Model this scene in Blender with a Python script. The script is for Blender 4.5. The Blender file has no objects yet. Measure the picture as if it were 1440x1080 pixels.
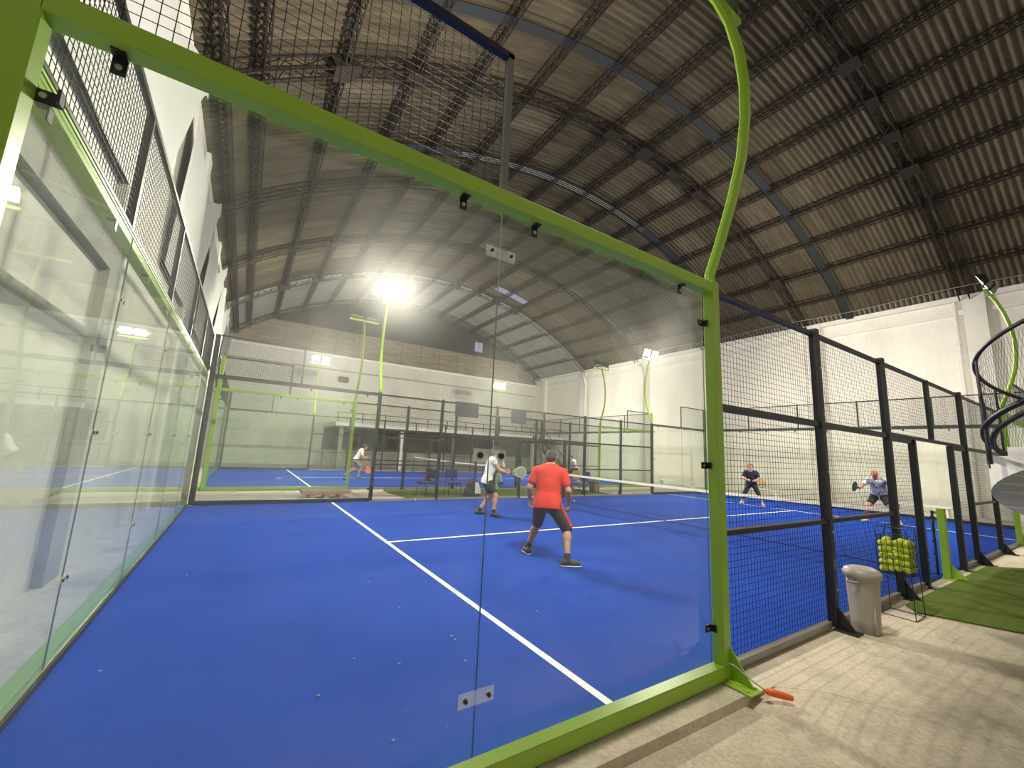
import bpy, math, random
import numpy as np
from mathutils import Vector, Matrix
from math import sin, cos, pi, radians, sqrt
random.seed(7); rng = np.random.default_rng(7)
SC = bpy.context.scene
COL = SC.collection

# ------------------------------------------------------------------ materials
def new_mat(name):
    m = bpy.data.materials.new(name); m.use_nodes = True
    nt = m.node_tree; nt.nodes.clear()
    out = nt.nodes.new('ShaderNodeOutputMaterial')
    return m, nt, out
def N(nt, t, **kw):
    n = nt.nodes.new(t)
    for k, v in kw.items():
        if k in n.inputs: n.inputs[k].default_value = v
        else: setattr(n, k, v)
    return n
def c4(c): return (c[0], c[1], c[2], 1.0)
def srgb(r, g, b):
    f = lambda v: (v/255)/12.92 if v/255 <= .04045 else (((v/255)+.055)/1.055)**2.4
    return (f(r), f(g), f(b))
def plain(name, col, rough=.5, metal=0.0, var=.12, scale=6.0, bump=0.0, bscale=60.0, spec=.5):
    m, nt, out = new_mat(name)
    b = N(nt, 'ShaderNodeBsdfPrincipled', Roughness=rough, Metallic=metal)
    b.inputs['Specular IOR Level'].default_value = spec
    tc = N(nt, 'ShaderNodeTexCoord')
    no = N(nt, 'ShaderNodeTexNoise', Scale=scale, Detail=4.0)
    nt.links.new(tc.outputs['Object'], no.inputs['Vector'])
    mx = N(nt, 'ShaderNodeMix', data_type='RGBA')
    mx.inputs['A'].default_value = c4([max(0, x*(1-var)) for x in col])
    mx.inputs['B'].default_value = c4([min(1, x*(1+var)) for x in col])
    nt.links.new(no.outputs['Fac'], mx.inputs['Factor'])
    nt.links.new(mx.outputs['Result'], b.inputs['Base Color'])
    if bump:
        n2 = N(nt, 'ShaderNodeTexNoise', Scale=bscale, Detail=3.0)
        nt.links.new(tc.outputs['Object'], n2.inputs['Vector'])
        bp = N(nt, 'ShaderNodeBump', Strength=bump, Distance=.01)
        nt.links.new(n2.outputs['Fac'], bp.inputs['Height'])
        nt.links.new(bp.outputs['Normal'], b.inputs['Normal'])
    nt.links.new(b.outputs['BSDF'], out.inputs['Surface'])
    return m
def two_tone(name, a, b_, scale=1.5, lo=.42, hi=.62, rough=.8, fine=25.0, fvar=.15, bump=.1, vec_scale=(1, 1, 1)):
    """base colour a with patches of b_ (stains / wear) plus a fine grain"""
    m, nt, out = new_mat(name)
    p = N(nt, 'ShaderNodeBsdfPrincipled', Roughness=rough)
    p.inputs['Specular IOR Level'].default_value = .3
    tc = N(nt, 'ShaderNodeTexCoord'); mp = N(nt, 'ShaderNodeMapping'); mp.inputs['Scale'].default_value = vec_scale
    nt.links.new(tc.outputs['Object'], mp.inputs['Vector'])
    n1 = N(nt, 'ShaderNodeTexNoise', Scale=scale, Detail=6.0, Roughness=.6)
    n2 = N(nt, 'ShaderNodeTexNoise', Scale=fine, Detail=3.0)
    for n in (n1, n2): nt.links.new(mp.outputs['Vector'], n.inputs['Vector'])
    r1 = N(nt, 'ShaderNodeMapRange'); r1.inputs['From Min'].default_value = lo; r1.inputs['From Max'].default_value = hi
    nt.links.new(n1.outputs['Fac'], r1.inputs['Value'])
    mx = N(nt, 'ShaderNodeMix', data_type='RGBA'); mx.inputs['A'].default_value = c4(a); mx.inputs['B'].default_value = c4(b_)
    nt.links.new(r1.outputs['Result'], mx.inputs['Factor'])
    r2 = N(nt, 'ShaderNodeMapRange'); r2.inputs['To Min'].default_value = 1-fvar; r2.inputs['To Max'].default_value = 1+fvar
    r2.inputs['From Min'].default_value = .3; r2.inputs['From Max'].default_value = .7
    nt.links.new(n2.outputs['Fac'], r2.inputs['Value'])
    hs = N(nt, 'ShaderNodeHueSaturation'); nt.links.new(r2.outputs['Result'], hs.inputs['Value'])
    nt.links.new(mx.outputs['Result'], hs.inputs['Color'])
    nt.links.new(hs.outputs['Color'], p.inputs['Base Color'])
    if bump:
        bp = N(nt, 'ShaderNodeBump', Strength=bump, Distance=.01)
        nt.links.new(n2.outputs['Fac'], bp.inputs['Height']); nt.links.new(bp.outputs['Normal'], p.inputs['Normal'])
    nt.links.new(p.outputs['BSDF'], out.inputs['Surface'])
    return m
def emit(name, col, s):
    m, nt, out = new_mat(name)
    e = N(nt, 'ShaderNodeEmission', Color=c4(col), Strength=s)
    nt.links.new(e.outputs['Emission'], out.inputs['Surface'])
    return m
def glass_mat(name, tint=(.97, .986, .968), dirt=.05, smear=.019):
    m, nt, out = new_mat(name)
    lw = N(nt, 'ShaderNodeLayerWeight', Blend=.5)
    pw = N(nt, 'ShaderNodeMath', operation='POWER'); pw.inputs[1].default_value = 5.0
    nt.links.new(lw.outputs['Facing'], pw.inputs[0])
    ma = N(nt, 'ShaderNodeMath', operation='MULTIPLY_ADD'); ma.inputs[1].default_value = .80; ma.inputs[2].default_value = .033
    nt.links.new(pw.outputs[0], ma.inputs[0])
    tr = N(nt, 'ShaderNodeBsdfTransparent', Color=c4(tint))
    gl = N(nt, 'ShaderNodeBsdfGlossy', Roughness=.012); gl.inputs['Color'].default_value = (.95, 1, .96, 1)
    m1 = N(nt, 'ShaderNodeMixShader')
    nt.links.new(ma.outputs[0], m1.inputs['Fac']); nt.links.new(tr.outputs[0], m1.inputs[1]); nt.links.new(gl.outputs[0], m1.inputs[2])
    # dust film and wiping streaks
    tc = N(nt, 'ShaderNodeTexCoord'); mp = N(nt, 'ShaderNodeMapping'); mp.inputs['Scale'].default_value = (1.1, 1.1, .45)
    nt.links.new(tc.outputs['Object'], mp.inputs['Vector'])
    no = N(nt, 'ShaderNodeTexNoise', Scale=1.7, Detail=7.0, Roughness=.62, Distortion=1.2)
    nt.links.new(mp.outputs['Vector'], no.inputs['Vector'])
    mr = N(nt, 'ShaderNodeMapRange'); mr.inputs['From Min'].default_value = .3; mr.inputs['From Max'].default_value = .75
    mr.inputs['To Min'].default_value = dirt*.45; mr.inputs['To Max'].default_value = dirt*1.7
    nt.links.new(no.outputs['Fac'], mr.inputs['Value'])
    df = N(nt, 'ShaderNodeBsdfDiffuse', Color=(.8, .82, .78, 1)); tl = N(nt, 'ShaderNodeBsdfTranslucent', Color=(.8, .82, .78, 1))
    ad = N(nt, 'ShaderNodeMixShader'); ad.inputs['Fac'].default_value = .5
    nt.links.new(df.outputs[0], ad.inputs[1]); nt.links.new(tl.outputs[0], ad.inputs[2])
    m2 = N(nt, 'ShaderNodeMixShader')
    nt.links.new(mr.outputs['Result'], m2.inputs['Fac']); nt.links.new(m1.outputs[0], m2.inputs[1]); nt.links.new(ad.outputs[0], m2.inputs[2])
    # greasy wipe marks: a little light goes through slightly spread
    rf = N(nt, 'ShaderNodeMixShader'); rf.inputs['Fac'].default_value = .06
    for q, (ro, io) in enumerate(((.9, 1.15), (.9, 1.05))):
        r_ = N(nt, 'ShaderNodeBsdfRefraction', Roughness=ro, IOR=io); r_.inputs['Color'].default_value = (1, 1, 1, 1)
        nt.links.new(r_.outputs[0], rf.inputs[1+q])
    m3 = N(nt, 'ShaderNodeMixShader'); sm = N(nt, 'ShaderNodeMath', operation='MULTIPLY'); sm.inputs[1].default_value = smear
    nt.links.new(no.outputs['Fac'], sm.inputs[0]); nt.links.new(sm.outputs[0], m3.inputs['Fac'])
    nt.links.new(m2.outputs[0], m3.inputs[1]); nt.links.new(rf.outputs[0], m3.inputs[2])
    nt.links.new(m3.outputs[0], out.inputs['Surface'])
    return m
def turf_mat(name, a, b_, wear):
    m, nt, out = new_mat(name)
    p = N(nt, 'ShaderNodeBsdfPrincipled', Roughness=.92); p.inputs['Specular IOR Level'].default_value = .06
    tc = N(nt, 'ShaderNodeTexCoord')
    n1 = N(nt, 'ShaderNodeTexNoise', Scale=.8, Detail=5.0, Roughness=.6)
    n2 = N(nt, 'ShaderNodeTexNoise', Scale=160.0, Detail=2.0)
    n3 = N(nt, 'ShaderNodeTexNoise', Scale=3.3, Detail=5.0, Roughness=.7)
    for n in (n1, n2, n3): nt.links.new(tc.outputs['Object'], n.inputs['Vector'])
    mx = N(nt, 'ShaderNodeMix', data_type='RGBA'); mx.inputs['A'].default_value = c4(a); mx.inputs['B'].default_value = c4(b_)
    r0 = N(nt, 'ShaderNodeMapRange'); r0.inputs['From Min'].default_value = .32; r0.inputs['From Max'].default_value = .68
    nt.links.new(n1.outputs['Fac'], r0.inputs['Value']); nt.links.new(r0.outputs['Result'], mx.inputs['Factor'])
    r1 = N(nt, 'ShaderNodeMapRange'); r1.inputs['From Min'].default_value = .6; r1.inputs['From Max'].default_value = .85
    r1.inputs['To Max'].default_value = .45
    nt.links.new(n3.outputs['Fac'], r1.inputs['Value'])
    m2 = N(nt, 'ShaderNodeMix', data_type='RGBA'); m2.inputs['B'].default_value = c4(wear)
    nt.links.new(mx.outputs['Result'], m2.inputs['A']); nt.links.new(r1.outputs['Result'], m2.inputs['Factor'])
    r2 = N(nt, 'ShaderNodeMapRange'); r2.inputs['From Min'].default_value = .3; r2.inputs['From Max'].default_value = .7
    r2.inputs['To Min'].default_value = .8; r2.inputs['To Max'].default_value = 1.2
    nt.links.new(n2.outputs['Fac'], r2.inputs['Value'])
    hs = N(nt, 'ShaderNodeHueSaturation'); nt.links.new(r2.outputs['Result'], hs.inputs['Value']); nt.links.new(m2.outputs['Result'], hs.inputs['Color'])
    nt.links.new(hs.outputs['Color'], p.inputs['Base Color'])
    bp = N(nt, 'ShaderNodeBump', Strength=.25, Distance=.01)
    nt.links.new(n2.outputs['Fac'], bp.inputs['Height']); nt.links.new(bp.outputs['Normal'], p.inputs['Normal'])
    nt.links.new(p.outputs['BSDF'], out.inputs['Surface'])
    return m
def roof_mat(name):
    m, nt, out = new_mat(name)
    p = N(nt, 'ShaderNodeBsdfPrincipled', Roughness=.8); p.inputs['Specular IOR Level'].default_value = .25
    tc = N(nt, 'ShaderNodeTexCoord')
    # per sheet tone: sheets about 1.05 m wide (y) and 1.65 m long (arc, read along x)
    mp = N(nt, 'ShaderNodeMapping'); mp.inputs['Scale'].default_value = (.6, .95, 0)
    nt.links.new(tc.outputs['Object'], mp.inputs['Vector'])
    fl = N(nt, 'ShaderNodeVectorMath', operation='FLOOR'); nt.links.new(mp.outputs['Vector'], fl.inputs[0])
    wn = N(nt, 'ShaderNodeTexWhiteNoise', noise_dimensions='3D'); nt.links.new(fl.outputs[0], wn.inputs['Vector'])
    cr = N(nt, 'ShaderNodeValToRGB')
    e = cr.color_ramp.elements
    e[0].position = 0; e[0].color = (.066, .053, .033, 1); e[1].position = 1; e[1].color = (.130, .108, .072, 1)
    x = e.new(.5); x.color = (.093, .075, .048, 1); x = e.new(.9); x.color = (.106, .086, .056, 1)
    nt.links.new(wn.outputs['Value'], cr.inputs['Fac'])
    n2 = N(nt, 'ShaderNodeTexNoise', Scale=1.4, Detail=6.0, Roughness=.65)
    mp2 = N(nt, 'ShaderNodeMapping'); mp2.inputs['Scale'].default_value = (.5, 3.5, .5)
    nt.links.new(tc.outputs['Object'], mp2.inputs['Vector']); nt.links.new(mp2.outputs['Vector'], n2.inputs['Vector'])
    r2 = N(nt, 'ShaderNodeMapRange'); r2.inputs['From Min'].default_value = .3; r2.inputs['From Max'].default_value = .7
    r2.inputs['To Min'].default_value = .6; r2.inputs['To Max'].default_value = 1.35
    nt.links.new(n2.outputs['Fac'], r2.inputs['Value'])
    hs = N(nt, 'ShaderNodeHueSaturation'); nt.links.new(r2.outputs['Result'], hs.inputs['Value']); nt.links.new(cr.outputs['Color'], hs.inputs['Color'])
    nt.links.new(hs.outputs['Color'], p.inputs['Base Color'])
    nt.links.new(p.outputs['BSDF'], out.inputs['Surface'])
    return m

M = {}
M['green'] = plain('green_paint', (.27, .46, .034), .38, var=.08, scale=3, bump=.02)
M['black'] = plain('black_powder_coat', (.012, .013, .016), .42, var=.25)
M['navy'] = plain('dark_blue_paint', (.008, .009, .028), .45)
M['rail_grey'] = plain('galvanised_channel', (.30, .29, .28), .5, metal=.4, var=.2)
M['galv'] = plain('galvanised_tube', (.16, .155, .15), .5, metal=.3)
M['zinc'] = plain('bright_zinc', (.42, .42, .41), .42, metal=.6)
M['wire'] = plain('wire_dark', (.03, .028, .032), .6, spec=.12)
M['glass'] = glass_mat('court_glass', dirt=.011)
M['glass_edge'] = plain('glass_edge', (.10, .17, .14), .12, var=.1)
M['glass_far'] = glass_mat('court_glass_behind', tint=(.958, .988, .97), dirt=.014)
M['perspex'] = glass_mat('clear_plate', tint=(.9, .93, .95), dirt=.16, smear=.0)
M['steel'] = plain('bolt_steel', (.5, .48, .45), .3, metal=.9)
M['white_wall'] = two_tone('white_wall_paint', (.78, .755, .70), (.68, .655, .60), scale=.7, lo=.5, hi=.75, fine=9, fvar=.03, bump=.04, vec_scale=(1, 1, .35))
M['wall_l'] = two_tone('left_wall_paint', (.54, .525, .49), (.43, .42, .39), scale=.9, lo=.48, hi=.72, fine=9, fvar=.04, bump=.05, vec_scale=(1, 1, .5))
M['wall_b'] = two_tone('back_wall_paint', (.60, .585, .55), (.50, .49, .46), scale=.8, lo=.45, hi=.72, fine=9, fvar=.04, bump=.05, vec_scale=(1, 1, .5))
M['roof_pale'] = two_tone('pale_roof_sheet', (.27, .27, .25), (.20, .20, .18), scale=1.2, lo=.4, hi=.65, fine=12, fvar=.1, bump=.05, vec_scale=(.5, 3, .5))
M['white_trim'] = two_tone('white_trim_paint', (.74, .72, .68), (.62, .6, .55), scale=1.2, lo=.5, hi=.8, fine=9, fvar=.03, bump=.03)
M['grey_paint'] = two_tone('grey_wall_paint', (.34, .34, .32), (.28, .28, .27), scale=1.2, fine=9, fvar=.04, bump=.03)
M['strip'] = two_tone('pale_dirty_floor', (.56, .55, .52), (.40, .39, .36), scale=1.6, lo=.42, hi=.7, fine=30, fvar=.1, bump=.1)
M['concrete'] = two_tone('concrete_floor', (.50, .44, .35), (.36, .315, .25), scale=1.3, lo=.4, hi=.68, fine=45, fvar=.16, bump=.25)
M['concrete2'] = two_tone('concrete_pale', (.56, .50, .40), (.40, .36, .29), scale=2.2, lo=.48, hi=.7, fine=38, fvar=.14, bump=.2)
M['blue'] = turf_mat('blue_court_turf', (.008, .042, .285), (.011, .052, .34), (.03, .08, .32))
M['line'] = plain('white_court_line', (.78, .78, .76), .7, var=.08, scale=20)
M['grass'] = turf_mat('green_artificial_grass', (.090, .130, .026), (.120, .170, .038), (.14, .17, .06))
M['roof'] = roof_mat('fibre_cement_sheet')
M['lattice'] = plain('roof_steel', (.030, .024, .020), .75, var=.3, scale=3, spec=.1)
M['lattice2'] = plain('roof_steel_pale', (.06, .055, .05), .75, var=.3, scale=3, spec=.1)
M['strap'] = plain('roof_strap_blue', (.009, .014, .018), .75, var=.25, scale=2)
M['drape'] = plain('white_drape_sheet', (.36, .365, .36), .6, var=.06, scale=2)
M['gable'] = two_tone('gable_board', (.20, .17, .13), (.28, .24, .19), scale=1.1, lo=.4, hi=.65, fine=12, fvar=.2, vec_scale=(1, 1, 6))
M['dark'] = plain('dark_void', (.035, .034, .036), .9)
M['board'] = plain('grey_board', (.055, .058, .068), .5)
M['lamp_on'] = emit('floodlight_lit', (1.0, .93, .77), 2500)
M['reflector'] = emit('floodlight_reflector', (1.0, .95, .82), 14)
M['lens_off'] = plain('floodlight_lens', (.12, .12, .13), .15)
M['bin'] = plain('grey_bin_plastic', (.36, .335, .30), .42, var=.06)
M['ball'] = plain('ball_felt', (.50, .60, .018), .85, var=.1, scale=30)
M['orange'] = plain('orange_plastic', (.75, .13, .02), .4)
M['wood'] = two_tone('pallet_wood', (.36, .25, .16), (.26, .18, .12), scale=5, fine=30, fvar=.2, vec_scale=(.3, 3, 3))
M['chair_blue'] = plain('chair_blue_fabric', (.012, .03, .16), .8)
M['chair_tan'] = plain('chair_tan_plywood', (.40, .22, .06), .5)
M['towel_red'] = plain('towel_red', (.22, .022, .016), .9)
M['towel_white'] = plain('towel_white', (.7, .68, .62), .9)
M['bag_dark'] = plain('bag_dark', (.018, .024, .05), .7)
M['beige'] = plain('beige_plastic', (.42, .37, .26), .6)
M['litter'] = plain('litter_pale', (.30, .33, .40), .8)
M['net'] = plain('net_cord', (.008, .008, .012), .7)
M['tape'] = plain('net_tape', (.75, .74, .70), .7, var=.05)
M['purple'] = emit('dusk_window', (.30, .27, .42), .9)

# ------------------------------------------------------------------ mesh builder
class MB:
    def __init__(s): s.v = []; s.f = []; s.mi = []; s.sm = []
    def add(s, vs, fs, mi=0, smooth=False):
        b = len(s.v); s.v.extend([tuple(map(float, p)) for p in vs])
        for f in fs: s.f.append([i+b for i in f]); s.mi.append(mi); s.sm.append(smooth)
        return s
    def box(s, lo, hi, mi=0):
        (a, b, c), (d, e, f) = lo, hi
        return s.add([(a, b, c), (d, b, c), (d, e, c), (a, e, c), (a, b, f), (d, b, f), (d, e, f), (a, e, f)],
                     [(0, 3, 2, 1), (4, 5, 6, 7), (0, 1, 5, 4), (1, 2, 6, 5), (2, 3, 7, 6), (3, 0, 4, 7)], mi)
    def bbox(s, lo, hi, b=.006, mi=0):
        """box with bevelled vertical and horizontal edges"""
        lo = Vector(lo); hi = Vector(hi); b = min(b, *( (hi-lo)*.45))
        c = (lo+hi)/2; h = (hi-lo)/2
        vs = []; idx = {}
        for sx in (-1, 1):
            for sy in (-1, 1):
                for sz in (-1, 1):
                    for ax in range(3):
                        p = Vector((sx*h[0], sy*h[1], sz*h[2])); sg = (sx, sy, sz)
                        for k in range(3):
                            if k != ax: p[k] -= sg[k]*b
                        idx[(sx, sy, sz, ax)] = len(vs); vs.append(c+p)
        fs = []
        S = (-1, 1)
        for ax in range(3):
            o = [k for k in range(3) if k != ax]
            for sg in S:
                q = []
                for (u, w) in ((-1, -1), (1, -1), (1, 1), (-1, 1)):
                    t = [0, 0, 0]; t[ax] = sg; t[o[0]] = u; t[o[1]] = w
                    q.append(idx[(*t, ax)])
                fs.append(q)
        for ax in range(3):          # edges parallel to ax
            o = [k for k in range(3) if k != ax]
            for u in S:
                for w in S:
                    q = []
                    for (e, which) in ((-1, 0), (1, 0), (1, 1), (-1, 1)):
                        t = [0, 0, 0]; t[ax] = e; t[o[0]] = u; t[o[1]] = w
                        q.append(idx[(*t, o[which])])
                    fs.append(q)
        for sx in S:
            for sy in S:
                for sz in S: fs.append([idx[(sx, sy, sz, k)] for k in range(3)])
        return s.add(vs, fs, mi)
    def rod(s, a, b, r, n=4, mi=0, r2=None, cap=True, smooth=None, roll=0.0):
        a = Vector(a); b = Vector(b); d = (b-a)
        if d.length < 1e-9: return s
        d.normalize(); u = d.orthogonal().normalized()
        if abs(d.z) < .99: u = d.cross(Vector((0, 0, 1))).normalized()
        w = d.cross(u); r2 = r if r2 is None else r2
        vs = []
        for c, rr in ((a, r), (b, r2)):
            for i in range(n):
                t = 2*pi*i/n+pi/n+roll; vs.append(c+(u*cos(t)+w*sin(t))*rr)
        sm = (n > 6) if smooth is None else smooth
        s.add(vs, [(i, (i+1) % n, n+(i+1) % n, n+i) for i in range(n)], mi, sm)
        if cap: 
            k = len(s.v)-2*n
            s.f += [[k+i for i in range(n)][::-1], [k+n+i for i in range(n)]]; s.mi += [mi, mi]; s.sm += [False, False]
        return s
    def tube(s, pts, r, n=8, mi=0, sq=1.0, closed=False, smooth=True, up=(0, 0, 1)):
        P = [Vector(p) for p in pts]; m = len(P); rs = r if hasattr(r, '__len__') else [r]*m
        vs = []
        for i, p in enumerate(P):
            a = P[i-1] if (i or closed) else P[i]; b = P[(i+1) % m] if (i < m-1 or closed) else P[i]
            d = (b-a).normalized(); u = d.cross(Vector(up))
            u = u.normalized() if u.length > 1e-4 else d.orthogonal().normalized()
            w = d.cross(u)
            for k in range(n):
                t = 2*pi*k/n+pi/n; vs.append(p+(u*cos(t)*sq+w*sin(t))*rs[i])
        fs = []
        for i in range(m if closed else m-1):
            j = (i+1) % m
            for k in range(n): fs.append((i*n+k, i*n+(k+1) % n, j*n+(k+1) % n, j*n+k))
        s.add(vs, fs, mi, smooth)
        if not closed:
            b = len(s.v)-m*n
            s.f += [[b+k for k in range(n)][::-1], [b+(m-1)*n+k for k in range(n)]]; s.mi += [mi, mi]; s.sm += [False, False]
        return s
    def lathe(s, prof, c, n=24, mi=0, sx=1, sy=1):
        vs = []
        for r, z in prof:
            for k in range(n): vs.append((c[0]+r*sx*cos(2*pi*k/n), c[1]+r*sy*sin(2*pi*k/n), c[2]+z))
        fs = [(i*n+k, i*n+(k+1) % n, (i+1)*n+(k+1) % n, (i+1)*n+k) for i in range(len(prof)-1) for k in range(n)]
        s.add(vs, fs, mi, True)
        b = len(s.v)-len(prof)*n
        s.f += [[b+k for k in range(n)][::-1], [b+(len(prof)-1)*n+k for k in range(n)]]; s.mi += [mi, mi]; s.sm += [False, False]
        return s
    def prism(s, poly, ext, mi=0):
        """poly: 3-D points of a flat outline, ext: extrusion vector"""
        P = [Vector(p) for p in poly]; e = Vector(ext); n = len(P)
        return s.add(P+[p+e for p in P], [list(range(n))[::-1], list(range(n, 2*n))]+[(i, (i+1) % n, n+(i+1) % n, n+i) for i in range(n)], mi)
    def grid(s, fn, nu, nv, mi=0, smooth=True):
        vs = [fn(i/nu, j/nv) for i in range(nu+1) for j in range(nv+1)]
        return s.add(vs, [(i*(nv+1)+j, (i+1)*(nv+1)+j, (i+1)*(nv+1)+j+1, i*(nv+1)+j+1) for i in range(nu) for j in range(nv)], mi, smooth)
    def sphere(s, c, r, nu=12, nv=8, mi=0, sc=(1, 1, 1)):
        vs = [(c[0], c[1], c[2]+r*sc[2])]
        for j in range(1, nv):
            t = pi*j/nv
            for i in range(nu): vs.append((c[0]+r*sc[0]*sin(t)*cos(2*pi*i/nu), c[1]+r*sc[1]*sin(t)*sin(2*pi*i/nu), c[2]+r*sc[2]*cos(t)))
        vs.append((c[0], c[1], c[2]-r*sc[2])); L = len(vs)-1
        fs = [(0, 1+i, 1+(i+1) % nu) for i in range(nu)]
        for j in range(nv-2):
            a = 1+j*nu
            for i in range(nu): fs.append((a+i, a+nu+i, a+nu+(i+1) % nu, a+(i+1) % nu))
        a = 1+(nv-2)*nu
        fs += [(a+(i+1) % nu, a+i, L) for i in range(nu)]
        return s.add(vs, fs, mi, True)
    def build(s, name, mats, parent=None):
        mats = mats if isinstance(mats, (list, tuple)) else [mats]
        o0 = Vector((0, 0, 0)); q = parent
        while q is not None: o0 = o0+q.location; q = q.parent
        me = bpy.data.meshes.new(name)
        V = np.array(s.v, dtype=np.float64)-np.array(o0)
        me.from_pydata(V.tolist(), [], s.f)
        for m in mats: me.materials.append(m)
        if any(s.mi): me.polygons.foreach_set('material_index', s.mi)
        if any(s.sm): me.polygons.foreach_set('use_smooth', s.sm)
        me.update()
        o = bpy.data.objects.new(name, me); COL.objects.link(o)
        if parent is not None: o.parent = parent
        return o

def tag(o, label, cat, group=None):
    o['label'] = label; o['category'] = cat
    if group: o['group'] = group
    return o
def thing(name, label, cat, loc=(0, 0, 0), group=None):
    o = bpy.data.objects.new(name, None); o.empty_display_size = .1; COL.objects.link(o); o.location = loc
    return tag(o, label, cat, group)
def struct(name, mb, mat):
    o = mb.build(name, mat); o['kind'] = 'structure'; return o
ORD = ['first', 'second', 'third', 'fourth', 'fifth', 'sixth', 'seventh', 'eighth', 'ninth', 'tenth', 'eleventh', 'twelfth', 'thirteenth', 'fourteenth', 'fifteenth', 'sixteenth', 'seventeenth']

# ------------------------------------------------------------------ camera
cd = bpy.data.cameras.new('camera'); cam = bpy.data.objects.new('camera', cd); COL.objects.link(cam)
yaw, pit, rol = 0.567296473079232, 0.160724719825782, 0.04800311395149618
f_ = Vector((sin(yaw)*cos(pit), cos(yaw)*cos(pit), sin(pit))); rt = Vector((cos(yaw), -sin(yaw), 0)); up_ = rt.cross(f_)
R_ = rt*cos(rol)+up_*sin(rol); U_ = -rt*sin(rol)+up_*cos(rol)
mw = Matrix((R_, U_, -f_)).transposed().to_4x4(); mw.translation = (0.87415, -1.96771, 1.56052)
cam.matrix_world = mw; cd.sensor_width = 36; cd.sensor_fit = 'HORIZONTAL'; cd.lens = 579.7758*36/1440
cd.clip_start = .05; cd.clip_end = 200
SC.camera = cam

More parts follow.
